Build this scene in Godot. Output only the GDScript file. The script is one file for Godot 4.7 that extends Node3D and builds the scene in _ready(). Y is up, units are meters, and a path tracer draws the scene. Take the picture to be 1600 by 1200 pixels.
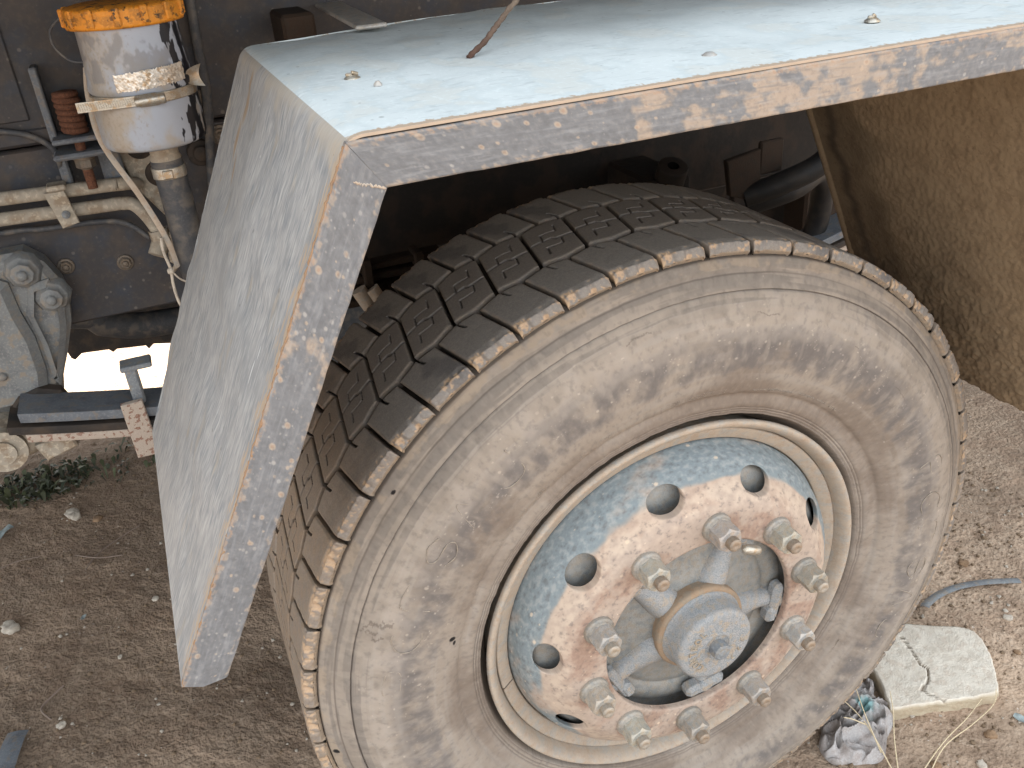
extends Node3D
# Close view of a truck's wheel under a home-made sheet metal mudguard. Wheel axis is z (towards the road side), origin at the wheel centre, x along the truck, y up.

const GROUND := -0.5
const PITCH := TAU / 53.0
var M := {}
var rng := RandomNumberGenerator.new()


func _ready() -> void:
	# camera
	var cam := Camera3D.new()
	cam.name = "camera"
	cam.transform = Transform3D(Basis(Vector3(0.920323, -0.071878, 0.384498), Vector3(0.246619, 0.869611, -0.427734), Vector3(-0.303618, 0.488478, 0.818049)), Vector3(-0.517940, 0.890477, 0.750738))
	cam.fov = 46.6812
	cam.near = 0.02
	cam.far = 1200.0
	add_child(cam)
	cam.current = true
	# sky and sun: midday, sun over the far side of the truck, this side in its shade
	var env := Environment.new()
	env.background_mode = Environment.BG_SKY
	var sm := ProceduralSkyMaterial.new()
	sm.sky_top_color = hue(214, 221, 229)
	sm.sky_horizon_color = hue(244, 242, 238)
	sm.sky_curve = 0.16
	sm.ground_horizon_color = hue(206, 192, 172)
	sm.ground_bottom_color = hue(130, 118, 104)
	sm.sun_angle_max = 2.0
	var sky := Sky.new()
	sky.sky_material = sm
	env.sky = sky
	env.background_energy_multiplier = 1.0
	env.tonemap_mode = Environment.TONE_MAPPER_LINEAR
	env.tonemap_exposure = 3.9
	env.sdfgi_enabled = true
	env.ssao_enabled = true
	env.ssil_enabled = true
	var we := WorldEnvironment.new()
	we.name = "environment"
	we.environment = env
	add_child(we)
	var sun := DirectionalLight3D.new()
	sun.name = "sun"
	sun.light_color = hue(255, 248, 238)
	sun.light_energy = 1.6
	sun.light_angular_distance = 0.5
	sun.shadow_enabled = true
	sun.look_at_from_position(Vector3(0.9, 1.9, -1.35), Vector3.ZERO)
	add_child(sun)
	make_materials()
	extra_materials()
	make_ground()
	var truck := Node3D.new()
	truck.name = "truck"
	add_child(truck)
	tag(truck, "old dusty truck seen close at one wheel with a home-made mudguard", "truck")
	make_wheel(truck)
	make_mudguard(truck)
	make_chassis(truck)
	make_left_gear(truck)
	make_left_details(truck)
	make_wheel_well(truck)
	make_litter()


func variant(called: String, from: String, c: Color) -> void:
	var m: StandardMaterial3D = M[from].duplicate()
	m.resource_name = called
	m.albedo_color = c
	M[called] = m


func extra_materials() -> void:
	variant("bright_metal", "zinc", Color(1.15, 1.15, 1.15).clamp())
	variant("tan_dust_metal", "dusty_metal", hue(158, 148, 138))
	variant("blue_grey_dark", "blue_grey_metal", hue(216, 217, 222))
	variant("hanger_metal", "blue_grey_metal", hue(248, 244, 238))
	variant("drum_dust", "dusty_metal", hue(206, 210, 212))
	variant("shaded_rust", "rust_dust", hue(72, 60, 50))  # rust_dust darkened, the shade of the arch put into the colour
	variant("shaded_hose", "black_rubber", hue(112, 108, 106))  # black_rubber darkened by colour for hoses in the shaded arch
	variant("seam_rust", "rust_dust", hue(216, 190, 166))
	variant("arch_shade", "black_metal", hue(170, 160, 152))  # black_metal darkened further: wheel arch shade painted in
	variant("rust_spring", "rust", hue(204, 190, 188))
	variant("pebble_brown", "pebble", hue(196, 170, 146))
	variant("crumb", "pebble", hue(186, 168, 150))
	variant("blue_scrap", "pebble", hue(200, 226, 244))
	variant("cord", "pebble", hue(206, 200, 196))
	variant("white_plastic", "pebble", hue(255, 255, 255))
	var leaf := StandardMaterial3D.new()
	leaf.resource_name = "leaf"
	leaf.vertex_color_use_as_albedo = true
	leaf.roughness = 0.7
	leaf.cull_mode = BaseMaterial3D.CULL_DISABLED
	M["leaf"] = leaf


# ---------------------------------------------------------------- mesh building
class B:
	var v := PackedVector3Array()
	var uv := PackedVector2Array()
	var col := PackedColorArray()
	var ix := PackedInt32Array()
	var seams := []
	var xf := Transform3D()
	var tint := Color.WHITE

	func p(pos: Vector3, u := Vector2.ZERO, c := tint) -> int:
		v.append(xf * pos)
		uv.append(u)
		col.append(c)
		return v.size() - 1

	func t(a: int, b: int, c: int) -> void:
		ix.append(a)
		ix.append(c)
		ix.append(b)

	func q(a: int, b: int, c: int, d: int) -> void:
		t(a, b, c)
		t(a, c, d)

	# f(u, v) gives [position, uv, colour]; outward where du x dv points out
	func grid(nu: int, nv: int, f: Callable, wrap := false, flip := false) -> void:
		var o := v.size()
		for j in nv + 1:
			for i in nu + 1:
				var r = f.call(float(i) / nu, float(j) / nv)
				p(r[0], r[1] if r.size() > 1 else Vector2.ZERO, r[2] if r.size() > 2 else tint)
		for j in nv:
			for i in nu:
				var a := o + j * (nu + 1) + i
				if flip:
					q(a, a + nu + 1, a + nu + 2, a + 1)
				else:
					q(a, a + 1, a + nu + 2, a + nu + 1)
		if wrap:
			for j in nv + 1:
				seams.append([o + j * (nu + 1), o + j * (nu + 1) + nu])

	# profile of (r, z) turned about z; runs from the top middle outwards, then down
	func lathe(prof: Array, nu: int, closed := true, a0 := 0.0, a1 := TAU) -> void:
		var nv := prof.size() - 1
		var ln := [0.0]
		for i in nv:
			ln.append(ln[i] + (prof[i + 1] - prof[i]).length())
		var f := func(u: float, w: float):
			var k := int(round(w * nv))
			var a := lerpf(a0, a1, u)
			return [Vector3(prof[k].x * cos(a), prof[k].x * sin(a), prof[k].y), Vector2(a / TAU, ln[k] / ln[nv])]
		grid(nu, nv, f, closed, true)

	func tube(pts: Array, rad, n := 12, caps := true) -> void:
		var nv := pts.size() - 1
		var nrm := []
		var tan := []
		for i in pts.size():
			tan.append(((pts[mini(i + 1, nv)] - pts[maxi(i - 1, 0)]) as Vector3).normalized())
		var n0: Vector3 = (tan[0] as Vector3).cross(Vector3(0.31, 0.87, 0.38)).normalized()
		for i in pts.size():
			n0 = (n0 - tan[i] * n0.dot(tan[i])).normalized()
			nrm.append(n0)
		var o := v.size()
		var f := func(u: float, w: float):
			var k := int(round(w * nv))
			var r: float = rad[k] if rad is Array else rad
			var a := u * TAU
			var bn: Vector3 = (tan[k] as Vector3).cross(nrm[k])
			return [pts[k] + (nrm[k] * cos(a) + bn * sin(a)) * r, Vector2(u, w)]
		grid(n, nv, f, true)
		if caps:
			for e in [0, nv]:
				var c := p(pts[e])
				var first := v.size()
				for i in n:
					p(xf.affine_inverse() * v[o + e * (n + 1) + i])
				for i in n:
					if e == 0:
						t(c, first + (i + 1) % n, first + i)
					else:
						t(c, first + i, first + (i + 1) % n)

	# one flat convex face, turned away from centre
	func poly(pts: Array, centre: Vector3) -> void:
		var n: Vector3 = (pts[1] - pts[0]).cross(pts[2] - pts[0])
		var mid := Vector3.ZERO
		for w in pts:
			mid += w / pts.size()
		if n.dot(mid - centre) < 0:
			pts = pts.duplicate()
			pts.reverse()
		var o := v.size()
		for w in pts:
			p(w, Vector2(w.x, w.y))
		for i in pts.size() - 2:
			t(o, o + i + 1, o + i + 2)

	func box(c: Vector3, s: Vector3, b := 0.002, turn := Basis()) -> void:
		var keep := xf
		xf = xf * Transform3D(turn, c)
		var h := s / 2
		b = minf(b, minf(h.x, minf(h.y, h.z)) * 0.8)
		var at := func(sx: int, sy: int, sz: int, ax: int) -> Vector3:
			var w := Vector3(sx * h.x, sy * h.y, sz * h.z)
			for k in 3:
				if k != ax:
					w[k] -= signf(w[k]) * b
			return w
		for ax in 3:
			var e := (ax + 1) % 3
			var g := (ax + 2) % 3
			for s1 in [-1, 1]:
				var face := []
				for k in [[-1, -1], [1, -1], [1, 1], [-1, 1]]:
					var w := [0, 0, 0]
					w[ax] = s1
					w[e] = k[0]
					w[g] = k[1]
					face.append(at.call(w[0], w[1], w[2], ax))
				poly(face, Vector3.ZERO)
				for s2 in [-1, 1]:
					var w0 := [0, 0, 0]
					w0[ax] = s1
					w0[e] = s2
					w0[g] = -1
					var w1 := w0.duplicate()
					w1[g] = 1
					poly([at.call(w0[0], w0[1], w0[2], ax), at.call(w1[0], w1[1], w1[2], ax), at.call(w1[0], w1[1], w1[2], e), at.call(w0[0], w0[1], w0[2], e)], Vector3.ZERO)
		for sx in [-1, 1]:
			for sy in [-1, 1]:
				for sz in [-1, 1]:
					poly([at.call(sx, sy, sz, 0), at.call(sx, sy, sz, 1), at.call(sx, sy, sz, 2)], Vector3.ZERO)
		xf = keep

	# outline in x, y pushed from z0 to z1, its front edge bevelled
	func prism(pts: Array, z0: float, z1: float, bev := 0.0) -> void:
		var area := 0.0
		var n := pts.size()
		for i in n:
			area += (pts[i] as Vector2).cross(pts[(i + 1) % n])
		if area < 0:
			pts = pts.duplicate()
			pts.reverse()
		var ins := []
		for i in n:
			var d0: Vector2 = (pts[i] - pts[(i + n - 1) % n]).normalized()
			var d1: Vector2 = (pts[(i + 1) % n] - pts[i]).normalized()
			var m := (Vector2(-d0.y, d0.x) + Vector2(-d1.y, d1.x)).normalized()
			var k := maxf(0.4, m.dot(Vector2(-d0.y, d0.x)))
			ins.append(pts[i] + m * bev / k)
		var zs := [[pts, z0], [pts, z1 - bev], [ins, z1]] if bev > 0 else [[pts, z0], [pts, z1]]
		for l in zs.size() - 1:
			for i in n:
				var k := (i + 1) % n
				var o := v.size()
				for w in [[l, i], [l, k], [l + 1, k], [l + 1, i]]:
					var at: Vector2 = zs[w[0]][0][w[1]]
					p(Vector3(at.x, at.y, zs[w[0]][1]), at)
				q(o, o + 1, o + 2, o + 3)
		for e in 2:
			var ring: Array = pts if e == 0 else (ins if bev > 0 else pts)
			var tri := Geometry2D.triangulate_polygon(PackedVector2Array(ring))
			var o := v.size()
			for w in ring:
				p(Vector3(w.x, w.y, z0 if e == 0 else z1), w)
			for i in range(0, tri.size(), 3):
				var a: Vector2 = ring[tri[i]]
				var up := ((ring[tri[i + 1]] - a) as Vector2).cross(ring[tri[i + 2]] - a) > 0
				if up == (e == 1):
					t(o + tri[i], o + tri[i + 1], o + tri[i + 2])
				else:
					t(o + tri[i], o + tri[i + 2], o + tri[i + 1])

	func mesh() -> ArrayMesh:
		var nn := PackedVector3Array()
		nn.resize(v.size())
		for i in range(0, ix.size(), 3):
			var a := ix[i]
			var b := ix[i + 1]
			var c := ix[i + 2]
			var f := (v[c] - v[a]).cross(v[b] - v[a])
			nn[a] += f
			nn[b] += f
			nn[c] += f
		for s in seams:
			var m := nn[s[0]] + nn[s[1]]
			nn[s[0]] = m
			nn[s[1]] = m
		for i in nn.size():
			nn[i] = nn[i].normalized() if nn[i].length_squared() > 0 else Vector3.UP
		var arr := []
		arr.resize(Mesh.ARRAY_MAX)
		arr[Mesh.ARRAY_VERTEX] = v
		arr[Mesh.ARRAY_NORMAL] = nn
		arr[Mesh.ARRAY_TEX_UV] = uv
		arr[Mesh.ARRAY_COLOR] = col
		arr[Mesh.ARRAY_INDEX] = ix
		var m := ArrayMesh.new()
		m.add_surface_from_arrays(Mesh.PRIMITIVE_TRIANGLES, arr)
		return m


func curve(pts: Array, sub := 6) -> Array:
	var out := []
	for i in pts.size() - 1:
		var a: Vector3 = pts[maxi(i - 1, 0)]
		var d: Vector3 = pts[mini(i + 2, pts.size() - 1)]
		for k in sub:
			out.append((pts[i] as Vector3).cubic_interpolate(pts[i + 1], a, d, float(k) / sub))
	out.append(pts[-1])
	return out


func spot(at: Vector3, dir := Vector3.BACK) -> Transform3D:   # z of the part turned to dir
	if dir.is_equal_approx(Vector3.BACK):
		return Transform3D(Basis(), at)
	return Transform3D(Basis(Quaternion(Vector3.BACK, dir.normalized())), at)


# ---------------------------------------------------------------- objects
func numbered(parent: Node, called: String) -> String:
	if not parent.has_node(called):
		return called
	var i := 1
	while parent.has_node("%s_%03d" % [called, i]):
		i += 1
	return "%s_%03d" % [called, i]


func put(called: String, b, m: Material, parent: Node, label := "") -> MeshInstance3D:
	var o := MeshInstance3D.new()
	o.name = numbered(parent, called)
	o.mesh = b.mesh() if b is B else b
	o.material_override = m
	parent.add_child(o, true)
	if label:
		o.set_meta("label", label)
	return o


func group_node(called: String, parent: Node, label := "") -> Node3D:
	var o := Node3D.new()
	o.name = numbered(parent, called)
	parent.add_child(o, true)
	if label:
		o.set_meta("label", label)
	return o


func tag(o: Node, label: String, category := "", group := "", kind := "") -> void:
	if label:
		o.set_meta("label", label)
	if category:
		o.set_meta("category", category)
	if group:
		o.set_meta("group", group)
	if kind:
		o.set_meta("kind", kind)


# ---------------------------------------------------------------- textures
func noise(w: int, h: int, freq: float, s: int, oct := 4, ax := 1, ay := 1, type := FastNoiseLite.TYPE_SIMPLEX_SMOOTH) -> PackedByteArray:
	var f := FastNoiseLite.new()
	f.noise_type = type
	f.seed = s
	f.frequency = freq
	f.fractal_octaves = oct
	f.fractal_gain = 0.68 if freq > 0.06 else 0.55
	f.cellular_return_type = FastNoiseLite.RETURN_DISTANCE
	var im := f.get_seamless_image(maxi(w / ax, 8), maxi(h / ay, 8), false, false, 0.15)
	im.convert(Image.FORMAT_L8)
	if ax != 1 or ay != 1:
		im.resize(w, h, Image.INTERPOLATE_CUBIC)
	return im.get_data()


func blank(w: int, h: int) -> PackedByteArray:
	var a := PackedByteArray()
	a.resize(w * h)
	return a


func dab(a: PackedByteArray, w: int, h: int, x: float, y: float, rx: float, ry: float, val := 255, soft := 0.5) -> void:
	for j in range(maxi(0, int(y - ry)), mini(h, int(y + ry) + 2)):
		for i in range(int(x - rx), int(x + rx) + 2):
			var d := sqrt(pow((i - x) / rx, 2) + pow((j - y) / ry, 2))
			var k := clampf((1.0 - d) / soft, 0, 1) * val
			var at := j * w + posmod(i, w)
			if k > a[at]:
				a[at] = int(k)


func dabs(w: int, h: int, n: int, r0: float, r1: float, s: int, stretch := 1.0, y0 := 0.0, y1 := 1.0) -> PackedByteArray:
	var a := blank(w, h)
	var r := RandomNumberGenerator.new()
	r.seed = s
	for i in n:
		var k := lerpf(r0, r1, pow(r.randf(), 3.0))
		dab(a, w, h, r.randf() * w, lerpf(y0, y1, r.randf()) * h, k, k * stretch, int(lerpf(140, 255, r.randf())))
	return a


# layers laid over a base colour: m mask bytes, lo..hi the ramp, rows / cols added to the mask, c colour, a strength
func lay(w: int, h: int, base: Color, layers: Array) -> ImageTexture:
	var out := PackedByteArray()
	out.resize(w * h * 3)
	var rr := PackedFloat32Array()
	var gg := PackedFloat32Array()
	var bb := PackedFloat32Array()
	for a in [rr, gg, bb]:
		a.resize(w * h)
	rr.fill(base.r * 255)
	gg.fill(base.g * 255)
	bb.fill(base.b * 255)
	for l in layers:
		var m: PackedByteArray = l.m
		var lut := PackedFloat32Array()
		lut.resize(256 * 3)
		for k in 256 * 3:
			lut[k] = smoothstep(l.lo, l.hi, (k - 256) / 255.0) * l.get("a", 1.0)
		var cr: float = l.c.r * 255
		var cg: float = l.c.g * 255
		var cb: float = l.c.b * 255
		var has_cols: bool = l.has("cols")
		var cols: PackedFloat32Array = l.get("cols", PackedFloat32Array())
		for y in h:
			var add: float = 256.0 + (l.rows[y] * 255.0 if l.has("rows") else 0.0)
			var at := y * w
			for x in w:
				var k := clampf(m[at] + add + (cols[x] * 255.0 if has_cols else 0.0), 0, 767)
				var q := lut[int(k)]
				if q > 0.0:
					rr[at] += (cr - rr[at]) * q
					gg[at] += (cg - gg[at]) * q
					bb[at] += (cb - bb[at]) * q
				at += 1
	for i in w * h:
		out[i * 3] = int(rr[i])
		out[i * 3 + 1] = int(gg[i])
		out[i * 3 + 2] = int(bb[i])
	return ImageTexture.create_from_image(Image.create_from_data(w, h, false, Image.FORMAT_RGB8, out))


func grey(w: int, h: int, a: PackedByteArray) -> ImageTexture:
	return ImageTexture.create_from_image(Image.create_from_data(w, h, false, Image.FORMAT_L8, a))


func ramp(n: int, pts: Array) -> PackedFloat32Array:   # [[0..1, value], ...]
	var out := PackedFloat32Array()
	out.resize(n)
	for i in n:
		var t := (i + 0.5) / n
		var val: float = pts[-1][1]
		if t <= pts[0][0]:
			val = pts[0][1]
		else:
			for k in pts.size() - 1:
				if t <= pts[k + 1][0]:
					val = lerpf(pts[k][1], pts[k + 1][1], smoothstep(pts[k][0], pts[k + 1][0], t))
					break
		out[i] = val
	return out


func mat(called: String, tex: Texture2D, rough := 0.8, tri := 0.0, bump: Texture2D = null, depth := 0.1, metal := 0.0, c := Color.WHITE) -> StandardMaterial3D:
	var m := StandardMaterial3D.new()
	m.resource_name = called
	m.albedo_texture = tex
	m.albedo_color = c
	m.vertex_color_use_as_albedo = true
	m.roughness = rough
	m.metallic = metal
	m.metallic_specular = 0.4
	m.cull_mode = BaseMaterial3D.CULL_DISABLED
	if tri > 0:
		m.uv1_triplanar = true
		m.uv1_scale = Vector3.ONE * tri
	if bump:
		m.heightmap_enabled = true
		m.heightmap_texture = bump
		m.heightmap_scale = depth
	M[called] = m
	return m


func hue(r: int, g: int, b: int) -> Color:
	return Color(r / 255.0, g / 255.0, b / 255.0)


func lin(r: int, g: int, b: int) -> Color:
	return hue(r, g, b).srgb_to_linear()


func make_materials() -> void:
	var s := 512
	var n1 := noise(s, s, 0.012, 3, 5)
	var n2 := noise(s, s, 0.05, 4, 4)
	var n3 := noise(s, s, 0.09, 5, 5)
	var n4 := noise(s, s, 0.02, 6, 5)
	var cell := noise(s, s, 0.09, 7, 2, 1, 1, FastNoiseLite.TYPE_CELLULAR)
	var fine := grey(s, s, n3)
	var lumpy := grey(s, s, n2)
	var specks := dabs(s, s, 500, 0.8, 4.0, 9)
	# grey cast and pressed metal under dust: nuts, hub
	mat("dusty_metal", lay(s, s, hue(170, 166, 160), [
		{"m": n1, "lo": 0.35, "hi": 0.9, "c": hue(126, 131, 134), "a": 0.7},
		{"m": n4, "lo": 0.45, "hi": 0.7, "c": hue(168, 152, 134), "a": 0.6},
		{"m": n3, "lo": 0.5, "hi": 0.85, "c": hue(186, 181, 172), "a": 0.5},
		{"m": n3, "lo": 0.44, "hi": 0.1, "c": hue(96, 94, 92), "a": 0.4},
		{"m": specks, "lo": 0.4, "hi": 0.8, "c": hue(190, 160, 130), "a": 0.6}]), 0.75, 8.0, fine, 0.04)
	mat("hub_paint", lay(s, s, hue(136, 136, 136), [
		{"m": n4, "lo": 0.4, "hi": 0.6, "c": hue(122, 127, 130), "a": 0.85},
		{"m": n3, "lo": 0.5, "hi": 0.75, "c": hue(168, 164, 156), "a": 0.6},
		{"m": n1, "lo": 0.52, "hi": 0.7, "c": hue(156, 138, 116), "a": 0.6},
		{"m": n3, "lo": 0.46, "hi": 0.2, "c": hue(78, 80, 84), "a": 0.6}]), 0.72, 9.0, fine, 0.05)
	mat("rust_dust", lay(s, s, hue(160, 147, 132), [
		{"m": n1, "lo": 0.4, "hi": 0.8, "c": hue(148, 130, 112), "a": 0.7},
		{"m": n4, "lo": 0.5, "hi": 0.68, "c": hue(140, 142, 140), "a": 0.6},
		{"m": n3, "lo": 0.5, "hi": 0.8, "c": hue(176, 160, 142), "a": 0.5},
		{"m": n2, "lo": 0.62, "hi": 0.85, "c": hue(140, 112, 92), "a": 0.4}]), 0.85, 5.0, fine, 0.04)
	mat("rust", lay(s, s, hue(112, 82, 64), [
		{"m": n2, "lo": 0.4, "hi": 0.7, "c": hue(76, 50, 40), "a": 0.8},
		{"m": n3, "lo": 0.5, "hi": 0.7, "c": hue(150, 104, 72), "a": 0.7}]), 0.9, 8.0, fine, 0.06)
	mat("chassis_paint", lay(s, s, hue(54, 52, 53), [
		{"m": n1, "lo": 0.3, "hi": 0.95, "c": hue(76, 66, 58), "a": 0.75},
		{"m": n4, "lo": 0.4, "hi": 0.9, "c": hue(49, 54, 63), "a": 0.8},
		{"m": n3, "lo": 0.52, "hi": 0.75, "c": hue(88, 78, 68), "a": 0.25},
		{"m": specks, "lo": 0.4, "hi": 0.8, "c": hue(124, 116, 106), "a": 0.5}]), 0.62, 1.7, lumpy, 0.05)
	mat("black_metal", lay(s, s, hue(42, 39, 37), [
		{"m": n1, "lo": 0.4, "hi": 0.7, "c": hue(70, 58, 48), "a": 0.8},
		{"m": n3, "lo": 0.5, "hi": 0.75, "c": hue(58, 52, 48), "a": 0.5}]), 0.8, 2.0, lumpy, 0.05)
	mat("tan_paint", lay(s, s, hue(142, 134, 121), [
		{"m": n1, "lo": 0.45, "hi": 0.7, "c": hue(124, 108, 90), "a": 0.8},
		{"m": n2, "lo": 0.55, "hi": 0.75, "c": hue(178, 168, 150), "a": 0.6}]), 0.8, 4.0, fine, 0.03)
	mat("peeling_paint", lay(s, s, hue(156, 143, 130), [
		{"m": n4, "lo": 0.62, "hi": 0.66, "c": hue(112, 76, 62), "a": 0.8},
		{"m": n3, "lo": 0.5, "hi": 0.75, "c": hue(170, 158, 146), "a": 0.6}]), 0.85, 8.0, lumpy, 0.06)
	mat("blue_grey_metal", lay(s, s, hue(112, 116, 119), [
		{"m": n1, "lo": 0.4, "hi": 0.9, "c": hue(90, 93, 98), "a": 0.8},
		{"m": n3, "lo": 0.5, "hi": 0.8, "c": hue(150, 152, 150), "a": 0.5},
		{"m": n4, "lo": 0.56, "hi": 0.74, "c": hue(132, 121, 108), "a": 0.7}]), 0.7, 4.0, fine, 0.03)
	mat("black_rubber", lay(s, s, hue(58, 60, 64), [
		{"m": n1, "lo": 0.4, "hi": 0.75, "c": hue(104, 96, 86), "a": 0.8},
		{"m": n3, "lo": 0.5, "hi": 0.8, "c": hue(88, 88, 88), "a": 0.4}]), 0.6, 5.0, fine, 0.02)
	mat("zinc", lay(s, s, hue(178, 174, 164), [
		{"m": n1, "lo": 0.45, "hi": 0.7, "c": hue(160, 132, 98), "a": 0.7},
		{"m": n3, "lo": 0.5, "hi": 0.75, "c": hue(120, 116, 110), "a": 0.5}]), 0.42, 10.0, fine, 0.02, 0.7)
	mat("foil", lay(s, s, hue(206, 200, 190), [
		{"m": n1, "lo": 0.55, "hi": 0.8, "c": hue(150, 116, 76), "a": 0.7}]), 0.42, 10.0, grey(s, s, noise(s, s, 0.02, 21, 2, 1, 1, FastNoiseLite.TYPE_CELLULAR)), 0.08, 0.7)
	mat("wood_twig", lay(s, s, hue(134, 118, 106), [
		{"m": n3, "lo": 0.5, "hi": 0.8, "c": hue(96, 80, 72), "a": 0.7}]), 0.9, 12.0, fine, 0.04)
	mat("straw", lay(s, s, hue(196, 180, 150), [
		{"m": n2, "lo": 0.5, "hi": 0.8, "c": hue(160, 138, 104), "a": 0.7}]), 0.85, 12.0)
	mat("orange_plastic", lay(s, s, hue(208, 132, 38), [
		{"m": n1, "lo": 0.5, "hi": 0.72, "c": hue(150, 100, 44), "a": 0.8},
		{"m": n4, "lo": 0.66, "hi": 0.72, "c": hue(40, 36, 34), "a": 0.9},
		{"m": n3, "lo": 0.55, "hi": 0.8, "c": hue(214, 158, 84), "a": 0.6}]), 0.55, 6.0)
	mat("dark_gap", lay(64, 64, hue(30, 28, 27), []), 0.9, 2.0)
	mat("pebble", lay(s, s, hue(176, 166, 152), [
		{"m": n1, "lo": 0.4, "hi": 0.7, "c": hue(140, 130, 118), "a": 0.8},
		{"m": n3, "lo": 0.5, "hi": 0.8, "c": hue(198, 190, 178), "a": 0.6}]), 0.9, 9.0, fine, 0.06)
	mat("rubber", lay(s, s, hue(236, 234, 232), [
		{"m": n2, "lo": 0.4, "hi": 0.75, "c": hue(255, 252, 246), "a": 0.8},
		{"m": n3, "lo": 0.5, "hi": 0.25, "c": hue(196, 194, 192), "a": 0.5}]), 0.6, 7.0, fine, 0.03)
	# broken stone slab
	mat("slab", lay(s, s, hue(202, 194, 180), [
		{"m": n1, "lo": 0.4, "hi": 0.7, "c": hue(188, 178, 163), "a": 0.8},
		{"m": n4, "lo": 0.55, "hi": 0.75, "c": hue(182, 168, 152), "a": 0.6},
		{"m": n3, "lo": 0.5, "hi": 0.9, "c": hue(204, 198, 187), "a": 0.5},
		{"m": n2, "lo": 0.7, "hi": 0.95, "c": hue(186, 178, 168), "a": 0.5}]), 0.9, 4.0, fine, 0.12)
	# rag: grey cloth with a pale and a turquoise patch
	mat("rag_cloth", lay(s, s, hue(156, 152, 150), [
		{"m": n1, "lo": 0.44, "hi": 0.66, "c": hue(136, 126, 120), "a": 0.8},
				{"m": n3, "lo": 0.5, "hi": 0.8, "c": hue(206, 202, 198), "a": 0.5}]), 0.95, 5.0, fine, 0.03)
	# earth
	var g := 1024
	var e1 := noise(g, g, 0.006, 31, 5)
	var e2 := noise(g, g, 0.03, 32, 5)
	var e3 := noise(g, g, 0.075, 33, 6)
	mat("earth", lay(g, g, hue(186, 162, 139), [
		{"m": e1, "lo": 0.4, "hi": 0.66, "c": hue(166, 141, 119), "a": 0.7},
		{"m": e2, "lo": 0.52, "hi": 0.75, "c": hue(200, 177, 154), "a": 0.6},
		{"m": e3, "lo": 0.45, "hi": 0.2, "c": hue(140, 118, 99), "a": 0.42},
		{"m": e3, "lo": 0.6, "hi": 0.85, "c": hue(214, 198, 180), "a": 0.35},
		{"m": dabs(g, g, 900, 0.8, 4.0, 36), "lo": 0.4, "hi": 0.9, "c": hue(224, 217, 208), "a": 0.6}]), 0.95, 0.0, grey(g, g, e3), 0.5)
	M.earth.uv1_scale = Vector3.ONE
	M.dusty_metal.roughness = 0.55
	M.dusty_metal.metallic = 0.25
	# mud thrown up on the inner side of the rear plate
	var mb := noise(s, s, 0.07, 41, 4)
	mat("caked_mud", lay(s, s, hue(144, 125, 100), [
		{"m": n1, "lo": 0.4, "hi": 0.68, "c": hue(122, 103, 81), "a": 0.7},
		{"m": n4, "lo": 0.5, "hi": 0.7, "c": hue(142, 123, 99), "a": 0.6},
		{"m": n3, "lo": 0.55, "hi": 0.8, "c": hue(160, 138, 110), "a": 0.5},
		{"m": mb, "lo": 0.34, "hi": 0.1, "c": hue(92, 74, 57), "a": 0.6}]), 0.95, 3.0, grey(s, s, mb), 0.07)
	make_sidewall()
	make_disc_paint()
	make_sheet()
	make_lip()
	make_reservoir_paint()


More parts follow.
